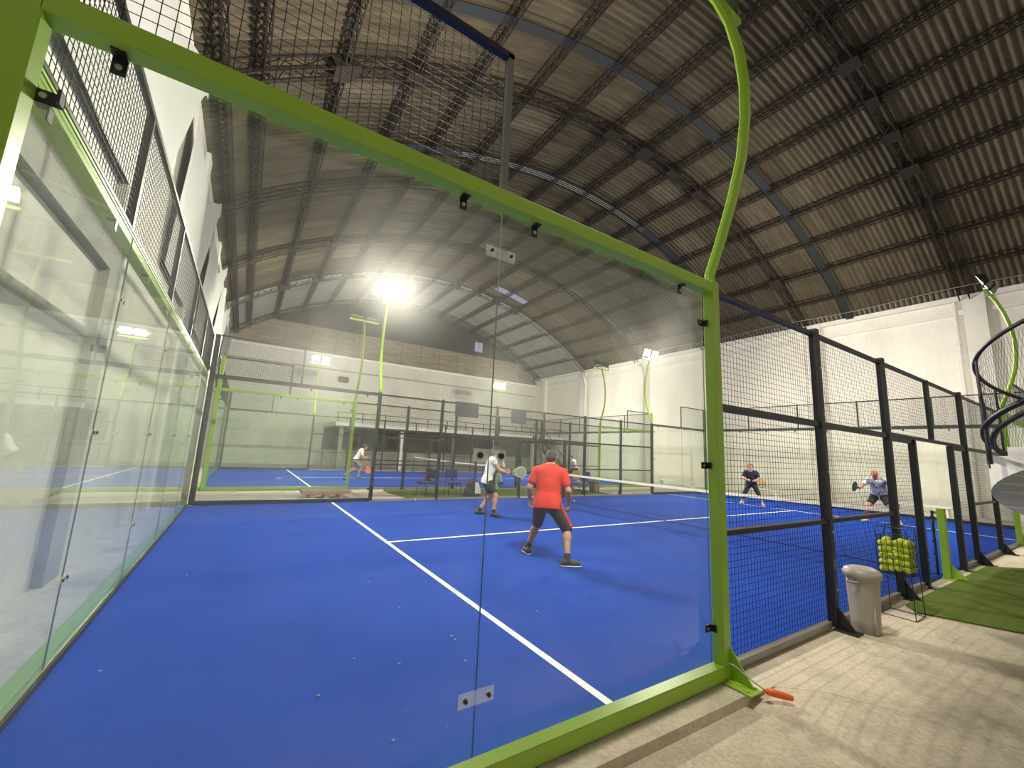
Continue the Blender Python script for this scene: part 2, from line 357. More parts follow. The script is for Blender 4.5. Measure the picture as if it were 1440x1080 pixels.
# ------------------------------------------------------------------ hall shell
XL, XR, YB, YF = -.7, 23.6, 29.4, -8.0
XC, ZC_ = 11.45, 12.6
_s = ZC_-8.3; RR = (12.15**2+_s*_s)/(2*_s); ZC = ZC_-RR
def arcz(x, dr=0.0):
    return ZC+sqrt(max((RR+dr)**2-(x-XC)**2, 0))
def hall():
    # main floor: low area by the camera, raised slab elsewhere (one step)
    mb = MB(); mb.box((XL-.3, YF-.3, -.4), (XR+.3, YB+.3, -.075)); struct('floor', mb, M['concrete'])
    mb = MB()
    a = [(XL, -.24), (1.2, -.25), (2.6, -.235), (4.02, -.26), (4.30, -.30), (4.55, -.52), (4.75, -.9), (4.95, -1.5), (5.2, -8.0), (XR, -8.0), (XR, YB), (XL, YB)]
    n = len(a)
    mb.add([(x, y, -.012) for x, y in a]+[(x, y, -.2) for x, y in a], [list(range(n)), *[(i, n+i, n+(i+1) % n, (i+1) % n) for i in range(n)]])
    # soft ramp fading the step out along the diagonal joint
    P = [(4.02, -.26), (4.30, -.30), (4.55, -.52), (4.75, -.9), (4.95, -1.5), (5.2, -8.0)]; w = [.0, .45, .75, .95, 1.2, 1.5]
    vs = [(x, y, -.013) for x, y in P]+[(x-w[i]*.9, y-w[i]*.35, -.0745) for i, (x, y) in enumerate(P)]
    k = len(P); mb.add(vs, [(i, i+1, k+i+1, k+i) for i in range(k-1)], 0)
    struct('floor_slab', mb, M['concrete2'])
    mb = MB(); mb.box((XL, -.25, -.05), (-.11, 12, .0)); struct('floor_strip', mb, M['strip'])
    # walls
    mb = MB()
    for i, x0 in enumerate(np.arange(0, 1)): pass
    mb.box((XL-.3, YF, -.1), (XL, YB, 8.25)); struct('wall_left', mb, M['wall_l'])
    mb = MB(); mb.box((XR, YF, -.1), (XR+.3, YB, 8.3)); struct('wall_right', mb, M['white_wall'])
    mb = MB(); mb.box((XL-.3, YB, -.1), (XR+.3, YB+.3, 7.75)); struct('wall_back', mb, M['wall_b'])
    mb = MB(); xs = np.linspace(XL-.3, XR+.3, 41)
    vs = [(x, YF-.02, -.1) for x in xs]+[(x, YF-.02, arcz(min(max(x, XL), XR))+.05) for x in xs]; n = len(xs)
    mb.add(vs, [(i, i+1, n+i+1, n+i) for i in range(n-1)]); struct('wall_front', mb, M['white_wall'])
    # gable over the back wall: boarded strip and the dark louvre zone under the arch
    mb = MB(); zs = 9.6
    vs = [(x, YB+.05, 7.75) for x in xs]+[(x, YB+.05, min(zs, arcz(min(max(x, XL), XR)))) for x in xs]
    mb.add(vs, [(i, i+1, n+i+1, n+i) for i in range(n-1)])
    for k in range(15):                       # vertical battens
        x = .9+k*1.6
        mb.box((x-.05, YB-.02, 7.75), (x+.05, YB+.05, min(zs, arcz(x))))
    struct('wall_back_gable_boards', mb, M['gable'])
    mb = MB(); vs = [(x, YB+.35, 9.5) for x in xs]+[(x, YB+.35, max(9.5, arcz(min(max(x, XL), XR))+.1)) for x in xs]
    mb.add(vs, [(i, i+1, n+i+1, n+i) for i in range(n-1)]); struct('wall_back_gable', mb, M['dark'])
    mb = MB(); mb.box((17.0, YB+.28, 10.05), (17.36, YB+.33, 10.9)).box((17.42, YB+.28, 10.05), (17.75, YB+.33, 10.9)); struct('window_1', mb, M['purple'])
    mb = MB(); mb.box((XL, YB-.16, 7.55), (XR, YB, 7.75)); struct('trim_1', mb, M['white_trim'])
    mb = MB(); mb.box((XL, YB-.06, 6.62), (XR, YB-.0, 6.72)); struct('trim_2', mb, M['grey_paint'])
    # roof: corrugated vault, waves run along the arch
    th0 = math.asin((XL-.35-XC)/RR); th1 = math.asin((XR+.35-XC)/RR); nu = 56
    ys = np.arange(YF-.3, YB+.5, .177/6)
    th = np.linspace(th0, th1, nu+1)
    wv = .033*np.sin(2*np.pi*ys/.177)
    X = XC+np.outer(RR+wv, np.sin(th)); Z = ZC+np.outer(RR+wv, np.cos(th)); Y = np.outer(ys, np.ones(nu+1))
    V = np.stack([X, Y, Z], -1).reshape(-1, 3); m = len(ys); w = nu+1
    ii, jj = np.meshgrid(np.arange(m-1), np.arange(nu), indexing='ij'); b = (ii*w+jj).ravel()
    F = np.stack([b, b+1, b+w+1, b+w], 1)
    me = bpy.data.meshes.new('ceiling'); me.from_pydata(V.tolist(), [], F.tolist())
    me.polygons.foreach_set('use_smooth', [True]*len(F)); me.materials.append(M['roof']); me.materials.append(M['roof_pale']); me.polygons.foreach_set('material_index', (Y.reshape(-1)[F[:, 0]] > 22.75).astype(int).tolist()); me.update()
    o = bpy.data.objects.new('ceiling', me); COL.objects.link(o); o['kind'] = 'structure'
    mb = MB(); mb.grid(lambda u, v: (14.0+2.45*u, 20.85+.6*v, arcz(14.0+2.45*u, -.045)), 10, 1); mb.grid(lambda u, v: (14.0+2.45*u, 21.45-.6*v, arcz(14.0+2.45*u, -.03)), 10, 1); struct('window_2', mb, M['purple'])
    # pilasters / downpipes / ledges on the long walls
    t = 3
    for y in (1.2, 6.5, 11.8, 17.1, 22.8, 28.0):
        mb = MB(); mb.box((XR-.22, y-.3, 0), (XR, y+.3, 8.25)); struct('trim_%d' % t, mb, M['white_trim']); t += 1
    mb = MB(); mb.box((XR-.1, YF, 7.55), (XR, YB, 7.75)).box((XR-.18, YF, 8.1), (XR, YB, 8.3)); struct('trim_%d' % t, mb, M['white_trim']); t += 1
    for y in (-2.2, 4.4, 9.7, 15.0, 20.3, 25.6):
        mb = MB(); mb.box((XL, y-.22, 0), (XL+.09, y+.22, 8.2)); struct('trim_%d' % t, mb, M['grey_paint'] if y == 4.4 else M['white_trim']); t += 1
    mb = MB(); mb.box((XL, -6, 3.36), (XL+.09, 4.18, 3.72)); struct('trim_%d' % t, mb, M['grey_paint']); t += 1
    mb = MB(); mb.box((XL, -6, 2.55), (XL+.05, 4.18, 2.62)); struct('trim_%d' % t, mb, M['grey_paint']); t += 1
hall()

def roof_steel():
    # purlins: triangular lattice beams along the hall
    PX = [-.42, .18, 1.6, 3.2, 4.75, 6.5, 8.25, 10.0, 11.65, 13.3, 14.95, 16.5, 18.05, 19.6, 21.0, 22.35]
    for k, x in enumerate(PX):
        th = math.asin((x-XC)/RR); nx, nz = sin(th), cos(th); tx, tz = cos(th), -sin(th)
        at = lambda d, s, y: (XC+(RR-d)*nx+s*tx, y, ZC+(RR-d)*nz+s*tz)
        e = thing('roof_purlin', f'dark steel lattice purlin under the roof, {ORD[k]} from the left wall', 'roof beam', (x, YF, arcz(x)), 'lattice purlins along the roof')
        y0, y1 = YF, YB+.2
        ch = MB()
        for d, s in ((.05, -.09), (.05, .09), (.30, -.05), (.30, .05)): ch.rod(at(d, s, y0), at(d, s, y1), .021, 4)
        ch.build('chord', M['lattice'], e)
        wb = MB(); n = int((y1-y0)/.17)
        for i in range(n):
            ya = y0+i*(y1-y0)/n; yb = y0+(i+1)*(y1-y0)/n
            for s, q in ((-.09, -.05), (.09, .05)):
                if i % 2: wb.rod(at(.05, s, ya), at(.30, q, yb), .012, 3, cap=False)
                else: wb.rod(at(.30, q, ya), at(.05, s, yb), .012, 3, cap=False)
            if i % 2 == 0: wb.rod(at(.3, -.05, ya), at(.3, .05, yb), .012, 3, cap=False); wb.rod(at(.05, .09, ya), at(.05, -.09, yb), .012, 3, cap=False)
        wb.build('lattice_web', M['lattice'], e)
    # arched trusses across the hall
    TY = [-4.0, 1.4, 6.85, 12.1, 17.2, 22.6, 28.7]
    for k, y in enumerate(TY):
        e = thing('arch_truss', f'dark arched lattice truss spanning the hall, {ORD[k]} counted from the camera end', 'roof truss', (XC, y, ZC_-.3), 'arched trusses across the roof')
        a0 = math.asin((XL-XC)/RR); a1 = math.asin((XR-.05-XC)/RR); n = 80
        pt = lambda d, i, s=0.0: (XC+(RR-d)*sin(a0+(a1-a0)*i/n), y+s, ZC+(RR-d)*cos(a0+(a1-a0)*i/n))
        ch = MB()
        for d, s in ((.07, -.15), (.07, .15), (.33, -.13), (.33, .13)): ch.tube([pt(d, i, s) for i in range(n+1)], .026, 4, smooth=False, up=(0, 1, 0))
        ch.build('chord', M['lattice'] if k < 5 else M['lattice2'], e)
        wb = MB()
        for i in range(n):
            for s in (-.14, .14):
                if i % 2: wb.rod(pt(.07, i, s), pt(.33, i+1, s), .014, 3, cap=False)
                else: wb.rod(pt(.33, i, s), pt(.07, i+1, s), .014, 3, cap=False)
            if i % 3 == 0: wb.rod(pt(.33, i, -.13), pt(.33, i+1, .13), .012, 3, cap=False); wb.rod(pt(.07, i, .15), pt(.07, i+2, -.15), .012, 3, cap=False)
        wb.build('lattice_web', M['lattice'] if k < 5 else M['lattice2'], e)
        for q, x in enumerate(PX[2:-1]):
            if (q*5+k*3) % 7 in (0, 2, 5): continue
            th = math.asin((x-XC)/RR); R1, R2 = RR-.36, RR-.10; w_ = .16/RR*(1+.4*((q*3+k) % 3)); yy = .14+.05*((q+k) % 3)
            P_ = [(XC+r_*sin(th+d_), y+s_*yy, ZC+r_*cos(th+d_)) for s_ in (-1, 1) for d_, r_ in ((-w_, R1), (w_, R1), (w_, R2), (-w_, R2))]
            np_ = MB(); np_.add(P_, [(0, 3, 2, 1), (4, 5, 6, 7), (0, 1, 5, 4), (1, 2, 6, 5), (2, 3, 7, 6), (3, 0, 4, 7)]); np_.build('node_plate', M['lattice'] if k < 5 else M['lattice2'], e)
    # flat blue-grey strap following the arch, and a bright cable conduit
    a0 = math.asin((XL-XC)/RR); a1 = math.asin((XR-XC)/RR)
    def band(name, y, w, d, mat, label, cat, h=.03, i0=0, i1=60):
        mb = MB(); n = 60
        P = [(XC+(RR-d)*sin(a0+(a1-a0)*i/n), ZC+(RR-d)*cos(a0+(a1-a0)*i/n)) for i in range(i0, i1+1)]
        vs = []
        for (x, z) in P: vs += [(x, y-w/2, z), (x, y+w/2, z), (x, y+w/2, z+h), (x, y-w/2, z+h)]
        fs = [(i*4+j, i*4+(j+1) % 4, i*4+4+(j+1) % 4, i*4+4+j) for i in range(len(P)-1) for j in range(4)]
        mb.add(vs, fs); m4 = (len(P)-1)*4; mb.add([], []); mb.f += [[0, 1, 2, 3], [m4+3, m4+2, m4+1, m4]]; mb.mi += [0, 0]; mb.sm += [False]*2
        return tag(mb.build(name, mat), label, cat)
    band('roof_strap', 5.0, .27, .17, M['strap'], 'flat blue grey steel strap following the roof arch above the glass corner', 'roof strap')
    band('roof_strap', 9.95, .34, .19, M['strap'], 'flat dark steel strap on the roof arch under the bright conduit lines', 'roof strap', i0=8, i1=52)
    mb = MB()
    for dy, dd in ((0, .22), (.09, .225), (.2, .22)):
        mb.tube([(XC+(RR-dd)*sin(a0+(a1-a0)*i/60), 9.85+dy, ZC+(RR-dd)*cos(a0+(a1-a0)*i/60)) for i in range(17, 40)], .009, 6)
    tag(mb.build('cable_conduit', M['zinc']), 'thin bright metal conduit lines curving along the roof behind the mesh', 'conduit')
    # junction plates where the strap meets purlins
    # pale wire along the right eave
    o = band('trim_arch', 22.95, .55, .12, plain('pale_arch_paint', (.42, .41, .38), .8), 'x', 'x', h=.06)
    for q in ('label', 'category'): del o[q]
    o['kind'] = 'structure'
    mb = MB(); mb.tube([(22.6, y, 8.35+.05*sin(y)) for y in np.linspace(-7.5, 16, 40)], .012, 5)
    tag(mb.build('eave_cable', M['zinc']), 'pale cable running along the eave above the right white wall', 'cable')
    # gutter strip of bare metal at right eave
    mb = MB(); n = 1
    ys = np.arange(YF, 14, .177/4)
    vs = []; 
    for y in ys: vs += [(XR-.02, y, 8.32+.02*sin(2*pi*y/.177)), (XR-.42, y, 8.66+.02*sin(2*pi*y/.177))]
    mb.add(vs, [(2*i, 2*i+1, 2*i+3, 2*i+2) for i in range(len(ys)-1)], 0, True)
    tag(mb.build('eave_flashing', M['zinc']), 'strip of shiny corrugated metal along the top of the right wall', 'flashing')
    # white sheets gathered under the left eave
    ties = [1.4, 6.8, 11.7, 16.8, 22.4, 27.9]
    for k in range(len(ties)-1):
        ya, yb = ties[k], ties[k+1]
        def fn(u, v):
            y = ya+(yb-ya)*u
            q = max(0, (u-.62)/.38); q = q*q*(3-2*q); q0 = max(0, 1-u/.12)
            ztop = 7.9-.95*sin(pi*min(1, u*1.08))**1.3+.03*sin(9*u*pi); zbot = 4.4+(ztop-.25-4.4)*q
            z = zbot+(ztop-zbot)*v
            b = .05+.10*sin(pi*u)*v+.16*q+.08*q0*v+.03*sin(13*u+3*v)*(.3+v)*(1-q)
            return (XL+.04+b, y, z-.10*sin(pi*v)*q)
        mb = MB(); mb.grid(fn, 36, 12)
        tag(mb.build('hanging_sheet', M['drape']), f'white sheet tied up under the left eave, {ORD[k]} bay from the camera', 'hanging sheet', 'white sheets under the left eave')
roof_steel()

# ------------------------------------------------------------------ padel courts
def wires(mb, ax, c, a0, a1, z0, z1, p=.05, r=.0019):
    """welded mesh in the plane ax=c; ax 'y' spans x, ax 'x' spans y"""
    na = max(1, round((a1-a0)/p)); nz = max(1, round((z1-z0)/p))
    P = (lambda a, z, o=0.0: (a, c+o, z)) if ax == 'y' else (lambda a, z, o=0.0: (c+o, a, z))
    for i in range(na+1):
        a = a0+(a1-a0)*i/na; mb.rod(P(a, z0), P(a, z1), r, 3, cap=False)
    for i in range(nz+1):
        z = z0+(z1-z0)*i/nz; mb.rod(P(a0, z, r*1.6), P(a1, z, r*1.6), r, 3, cap=False)

def court(y0, nm, detail):
    c_front = nm == 'front'
    nice = 'front court' if c_front else 'rear court'
    gm = M['glass'] if c_front else M['glass_far']
    # carpet with lines: setting
    mb = MB(); mb.box((-.02, y0-.0, -.02), (20.02, y0+10, 0.0), 0)
    L = .003
    def line(x0, x1, ya, yb): mb.box((x0, ya, 0.0005), (x1, yb, L), 1)
    for x in (3.05, 16.95): line(x-.03, x+.03, y0+.02, y0+9.98)
    line(3.08, 9.99, y0+4.97, y0+5.03); line(10.01, 16.92, y0+4.97, y0+5.03)
    line(16.92, 17.17, y0+4.97, y0+5.03); line(2.86, 3.08, y0+4.97, y0+5.03) if False else None
    struct('floor_court_1' if c_front else 'floor_court_2', mb, [M['blue'], M['line']])

    def pane(ax, c, a0, a1, z0, z1, label, plates=(), out=-1, edges=True):
        g = .002; t = .004
        e = thing('court_glass', label, 'glass pane', (((a0+a1)/2, c, z0) if ax == 'y' else (c, (a0+a1)/2, z0)), f'glass panes of the {nice}')
        mb = MB()
        lo = (a0+g, c-t, z0) if ax == 'y' else (c-t, a0+g, z0); hi = (a1-g, c+t, z1) if ax == 'y' else (c+t, a1-g, z1)
        mb.box(lo, hi, 0)
        k = 6*0
        # the four thin edges take the edge material
        big = (2, 4) if ax == 'y' else (3, 5)
        for q in range(6): mb.mi[q] = 0 if q in big else 1
        mb.build('pane', [gm, M['glass_edge']], e)
        for z in plates:
            pl = MB(); ae = a1
            if ax == 'y': pl.bbox((ae-.1, c+out*.016, z-.035), (ae+.1, c+out*.007, z+.035), .003)
            else: pl.bbox((c+out*.007, ae-.06, z-.02), (c+out*.013, ae+.06, z+.02), .002)
            po = pl.build('joint_plate', M['perspex'], e)
            for da in (-.065, .065):
                b = MB()
                if ax == 'y': R_w = .027 if 1 < z < 2 else .015; b.rod((ae+da, c+out*.0165, z), (ae+da, c+out*.021, z), R_w, 16, 1).rod((ae+da, c+out*.021, z), (ae+da, c+out*.032, z), R_w*.58, 12, 0)
                else: b.rod((c+out*.0135, ae+da*.6, z), (c+out*.022, ae+da*.6, z), .011, 10)
                b.build('bolt', [M['black'], M['white_trim'] if 1 < z < 2 else M['steel']], po)
        return e
    def clip(mb, ax, a, c, z, out, kind):
        """black angle clip holding the glass"""
        s_ = .03
        if ax == 'y':
            if kind == 'top': mb.box((a-.022, c+out*.008, z-.07), (a+.022, c+out*.014, z+.0)).box((a-.022, c+out*.008, z-.006), (a+.022, c+out*.06, z+.0)).rod((a, c+out*.014, z-.042), (a, c+out*.022, z-.042), .011, 8, 1)
            else: mb.box((a-.035, c+out*.008, z-.025), (a+.04, c+out*.014, z+.025)).box((a+.03, c+out*.008, z-.025), (a+.04, c+out*.05, z+.025)).rod((a-.012, c+out*.014, z), (a-.012, c+out*.022, z), .011, 8, 1)
        else:
            mb.box((c+out*.008, a-.022, z-.07), (c+out*.014, a+.022, z)).box((c+out*.008, a-.022, z-.006), (c+out*.06, a+.022, z)).rod((c+out*.014, a, z-.042), (c+out*.022, a, z-.042), .011, 8, 1)

    for side, ys, out in (('near', y0, -1), ('far', y0+10, 1)):
        col = M['green'] if side == 'near' else M['black']
        coln = 'green' if side == 'near' else 'black'
        for end in (0, 1):
            endn = 'left' if end == 0 else 'right'
            X = (lambda v: v) if end == 0 else (lambda v: 20-v)
            where = f'{side} side of the {nice}, {endn} end'
            # glass panes 2 m wide, 3 m high
            for i in range(2):
                a, b = sorted((X(.0+2*i), X(2*i+2)))
                if i == 0:
                    if end == 0: a = .06
                    else: b = 19.94
                pane('y', ys, a, b, .05, 2.99, f'clear glass pane, {side} side of the {nice}, {"by the" if i == 0 else "second from"} {endn} corner',
                     plates=((.355, 1.53, 2.69) if (i == 0 and end == 0 and side == 'near') else ()), out=out)
            # steel frame around the two panes
            fr = thing('glass_surround', f'{coln} steel tube frame around glass on the {where}', 'steel frame', (X(4.05), ys, 0), f'glass frames of the {nice}')
            th = .10
            lo, hi = sorted((ys+out*.012, ys+out*(.012+th-.01)))
            xa, xb = sorted((X(.12), X(4.0)))
            mb = MB(); mb.bbox((xa, lo, 2.945), (xb, hi, 3.035), .004); mb.build('top_rail', col, fr)
            mb = MB(); mb.bbox((xa, lo, .0), (xb, hi, .095), .004); mb.build('bottom_rail', col if side == 'near' else M['black'], fr)
            xa, xb = sorted((X(4.0), X(4.09)))
            mb = MB(); mb.bbox((xa, lo, .008), (xb, hi, 3.05), .004); mb.build('end_post', col, fr)
            xa, xb = sorted((X(.02), X(.13)))
            mb = MB(); mb.bbox((xa, lo, .008), (xb, hi, 4.0), .004); mb.build('corner_post', col, fr)
            # base plate + gusset of the end post
            if side == 'near':
                bp = MB(); xm = X(4.045)
                bp.bbox((xm-.075, ys-.30, -.010), (xm+.075, ys-.10, .002), .002)
                for dx in (-.05, .05): bp.rod((xm+dx, ys-.26, .002), (xm+dx, ys-.26, .012), .012, 6)
                bo = bp.build('base_plate', col, fr)
                gu = MB(); gu.prism([(xm+.035, ys-.10, .002), (xm+.035, ys-.27, .002), (xm+.035, ys-.10, .22)], (-.01, 0, 0)); gu.build('gusset', col, fr)
            cl = [.31, 1.74, 2.23, 3.68]
            for q in cl:
                mb = MB(); clip(mb, 'y', X(q), ys, 2.945, out, 'top'); mb.build('glass_clip', [M['black'], M['steel']], fr)
            for z in (.33, 1.52, 2.69):
                mb = MB(); clip(mb, 'y', X(3.955), ys, z, out, 'side')
                mb.build('glass_clip', [M['black'], M['steel']], fr)
            if side == 'near' and end == 0:
                mb = MB(); clip(mb, 'y', .16, ys, 2.69, out, 'side'); mb.build('glass_clip', [M['black'], M['steel']], fr)
            # mesh on top of the corner pane, 3-4 m high
            a, b = sorted((X(.14), X(2.0)))
            mp = thing('mesh_screen', f'dark wire mesh above the {endn} corner glass, {side} side of the {nice}', 'mesh panel', ((a+b)/2, ys, 3.05), f'mesh panels above the glass, {nice}')
            mb = MB(); wires(mb, 'y', ys+out*.03, a, b, 3.04, 3.98, .05, .0021 if detail else .0021); mb.build('wire_mesh', M['wire'], mp)
            mb = MB(); mb.box((a, ys+out*.03-.02, 3.97), (b, ys+out*.03+.02, 4.01)); mb.build('top_tube', M['navy'], mp)
            xm = X(1.98); mb = MB(); mb.box((xm-.02, ys+out*.03-.02, 3.038), (xm+.02, ys+out*.03+.02, 4.0)); mb.build('upright_tube', M['galv'] if (c_front and side == 'near') else M['black'], mp)
        # fence: posts
        po = ys+out*.05
        names = {6: 'at one third of', 8: 'before the gateway of', 9: 'gate jamb', 11: 'gate jamb', 12: 'past the gateway of', 14: 'x'}
        spec = {('front', 'near', 6): 'black steel fence post standing beside the grey rubbish bin', ('front', 'near', 8): 'black steel fence post behind the basket of yellow balls',
                ('front', 'near', 9): 'black gate jamb just behind the ball basket post', ('front', 'near', 11): 'black gate jamb just past the short green net post',
                ('front', 'near', 12): 'tall black fence post second past the green net post', ('front', 'near', 14): 'tall black fence post in front of the spiral stair rail'}
        for x in (6, 8, 9, 11, 12, 14):
            h = 1.995 if x in (9, 11) else 3.04
            lb = spec.get((nm, side, x), f'black steel fence post, {side} side of the {nice}, {ORD[(6, 8, 9, 11, 12, 14).index(x)]} from left glass')
            e = thing('fence_post', lb, 'fence post', (x, po, 0), f'fence posts of the {nice}')
            mb = MB(); mb.bbox((x-.04, po-.04, .008), (x+.04, po+.04, h), .004)
            for z in (.35, .9, 1.5, 2.1, 2.6):
                if z < h: mb.rod((x+.012, po+out*.04, z), (x+.012, po+out*.048, z), .012, 8, 1)
            mb.build('post_tube', [M['black'], M['steel']], e)
            if x not in (9, 11) or True:
                mb = MB(); mb.bbox((x-.075, min(po+out*.02, po+out*.21), -.010), (x+.075, max(po+out*.02, po+out*.21), .004), .002); mb.build('base_plate', M['black'], e)
            if x not in (9, 11):
                mb = MB(); mb.prism([(x-.01, po+out*.04, .004), (x-.01, po+out*.18, .004), (x-.01, po+out*.04, .20)], (.02, 0, 0)); mb.build('gusset', M['black'], e)
        e = thing('fence_post', f'short black upright above the gateway on the {side} side of the {nice}', 'fence post', (10, po, 2), f'fence posts of the {nice}')
        mb = MB(); mb.bbox((9.97, po-.03, 2.047), (10.03, po+.03, 3.0), .003); mb.build('post_tube', M['black'], e)
        # fence: bays of welded mesh
        bays = [(4.09, 5.96, 0, 3, 'next to the left glass'), (6.04, 7.96, 0, 3, 'second from the left glass'), (8.04, 8.96, 0, 2, 'narrow one left of the gateway'), (8.04, 9.97, 2, 3, 'above the gateway, left half'), (10.03, 11.96, 2, 3, 'above the gateway, right half'),
                (11.04, 11.96, 0, 2, 'narrow one right of the gateway'), (12.04, 13.96, 0, 3, 'second from the right glass'), (14.04, 15.91, 0, 3, 'next to the right glass')]
        for a, b, z0, z1, w in bays:
            a += .003; b -= .003
            e = thing('mesh_screen', f'black wire mesh bay, {side} side of {nice}, {w}', 'mesh panel', ((a+b)/2, ys, z0), f'wire mesh bays of the {nice}')
            za, zb = (.06 if z0 == 0 else 2.02), (1.99 if z1 == 2 else 2.98)
            mb = MB(); yw = ys-out*.006
            wires(mb, 'y', yw+out*.012, a, b, za, zb, .05, .0021); mb.build('wire_mesh', M['wire'], e)
            if z0 == 0:
                mb = MB(); mb.box((a, ys-.02+out*.03, .0), (b, ys+.03+out*.03, .055)); mb.build('bottom_rail', M['rail_grey'], e)
                if z1 == 3:
                    mb = MB(); mb.box((a, ys+out*.014-.0, .985) if out > 0 else (a, ys-.074, .985), (b, ys+.074, 1.025) if out > 0 else (b, ys-.014, 1.025)); mb.build('middle_rail', M['black'], e)
            if z1 == 3:
                mb = MB(); mb.box((a, ys+out*.04-.02, 2.96), (b, ys+out*.04+.02, 3.005)); mb.build('top_rail', M['navy'] if a < 5 else M['black'], e)
            if not (8 < a < 12 and z0 == 2):
                zr = 1.965 if z1 == 3 else 1.935
                mb = MB(); mb.box((a, ys+out*.045-.025, zr), (b, ys+out*.045+.025, zr+.06)); mb.build('upper_rail', M['black'], e)
            else:
                mb = MB(); mb.box((a if a < 9 else 10.001, ys+out*.045-.025, 2.0), (b if b > 11 else 9.999, ys+out*.045+.025, 2.045)); mb.build('bottom_rail', M['black'], e)
        # floodlight poles on the glass end posts
        for x, end in ((4.045, 'left'), (15.955, 'right')):
            lit = True
            bul = [(0, 3.06), (.0, 3.12), (.11, 3.4), (.22, 3.72), (.31, 4.05), (.355, 4.4), (.36, 4.7), (.33, 5.05), (.26, 5.42), (.16, 5.75), (.09, 5.92)]
            pts = [(x, ys+out*(.05+b), z) for b, z in bul]
            e = thing('floodlight_pole', f'bent green pole with two lit floodlights, {side} side of {nice}, {end} end', 'floodlight', (x, ys+out*.05, 3.06), f'floodlight poles of the {nice}')
            mb = MB(); mb.tube(pts, .042, 8, up=(1, 0, 0), smooth=False); mb.build('pole', M['green'], e)
            yt = ys+out*.13; zt = 5.95
            mb = MB(); mb.bbox((x-.52, yt-.03, zt-.03), (x+.52, yt+.03, zt+.03), .004); mb.build('crossbar', M['green'], e)
            for dx in (-.27, .27):
                # housing tilted towards the court
                cx, cy, cz = x+dx, yt-out*.02, 6.24
                ta = radians(17 if (c_front and side == 'near' and end == 'left') else 24); fwd = Vector((0, -out*cos(ta), -sin(ta))); rt_ = Vector((1, 0, 0)); upv = Vector((0, -out*sin(ta), cos(ta)))
                Cc = Vector((cx, cy, cz)); W, H, D = .215, .165, .05
                def P(u, v, w): return Cc+rt_*u+upv*v+fwd*w
                mb = MB()
                fr_ = [P(-W, -H, D), P(W, -H, D), P(W, H, D), P(-W, H, D)]; bk = [P(-W*.8, -H*.8, -D), P(W*.8, -H*.8, -D), P(W*.8, H*.8, -D), P(-W*.8, H*.8, -D)]
                mb.add(fr_+bk, [(4, 7, 6, 5), (0, 1, 5, 4), (1, 2, 6, 5), (2, 3, 7, 6), (3, 0, 4, 7), (0, 1, 2, 3)])
                for q in range(5):
                    v = -H*.6+q*H*.3; mb.add([P(-W*.7, v-.006, -D), P(W*.7, v-.006, -D), P(W*.7, v+.006, -D), P(-W*.7, v+.006, -D), P(-W*.7, v-.006, -D-.035), P(W*.7, v-.006, -D-.035), P(W*.7, v+.006, -D-.035), P(-W*.7, v+.006, -D-.035)],
                           [(4, 5, 6, 7), (0, 1, 5, 4), (1, 2, 6, 5), (2, 3, 7, 6), (3, 0, 4, 7)])
                ho = mb.build('floodlight_housing', M['black'], e)
                mb = MB(); lo_ = [P(-W*.93, -H*.93, D+.003), P(W*.93, -H*.93, D+.003), P(W*.93, H*.93, D+.003), P(-W*.93, H*.93, D+.003)]
                mb.add(lo_, [(0, 1, 2, 3) if out > 0 else (3, 2, 1, 0)]); mb.build('reflector', M['reflector'], ho)
                mb = MB(); k = .80; kv = .46; lo_ = [P(-W*k, -H*kv, D+.006), P(W*k, -H*kv, D+.006), P(W*k, H*kv, D+.006), P(-W*k, H*kv, D+.006)]
                mb.add(lo_, [(0, 1, 2, 3) if out > 0 else (3, 2, 1, 0)])
                mb.build('lamp_face', M['lamp_on'] if lit else M['lens_off'], ho)
                for q in (-W-.01, W+.01): mb = MB(); mb.rod((cx+q, yt, zt+.03), (cx+q, cy, cz), .012, 6); mb.build('bracket', M['black'], ho)
    # end walls of glass
    for xe, out, endn in ((0.0, -1, 'left'), (20.0, 1, 'right')):
        for i in range(5):
            a, b = y0+2*i, y0+2*i+2
            if i == 0: a += .06
            if i == 4: b -= .06
            pane('x', xe, a, b, .05, 2.99, f'clear glass pane, {endn} end wall of {nice}, {ORD[i]} from near corner', plates=((.6, 1.55, 2.5) if (i < 4 and endn == 'left') else ()), out=-out)
        e = thing('glass_surround', f'steel frame along the {endn} end glass wall of the {nice}', 'steel frame', (xe, y0+5, 0), f'glass frames of the {nice}')
        lo, hi = sorted((xe+out*.012, xe+out*.10))
        mb = MB(); mb.bbox((lo, y0+.02, 2.945), (hi, y0+9.98, 3.035), .004); mb.build('top_rail', M['green'] if xe == 0 else M['black'], e)
        mb = MB(); mb.bbox((lo, y0+.02, 0), (hi, y0+9.98, .095), .004); mb.build('bottom_rail', M['green'] if xe == 0 else M['black'], e)
        mb = MB(); mb.box((xe-.022, y0+.03, .002), (xe+.022, y0+9.97, .046)); mb.build('bottom_channel', M['black'], e)
        for i in range(9):
            mb = MB(); clip(mb, 'x', y0+.5+i*1.12, xe, 2.945, out, 'top'); mb.build('glass_clip', [M['black'], M['steel']], e)
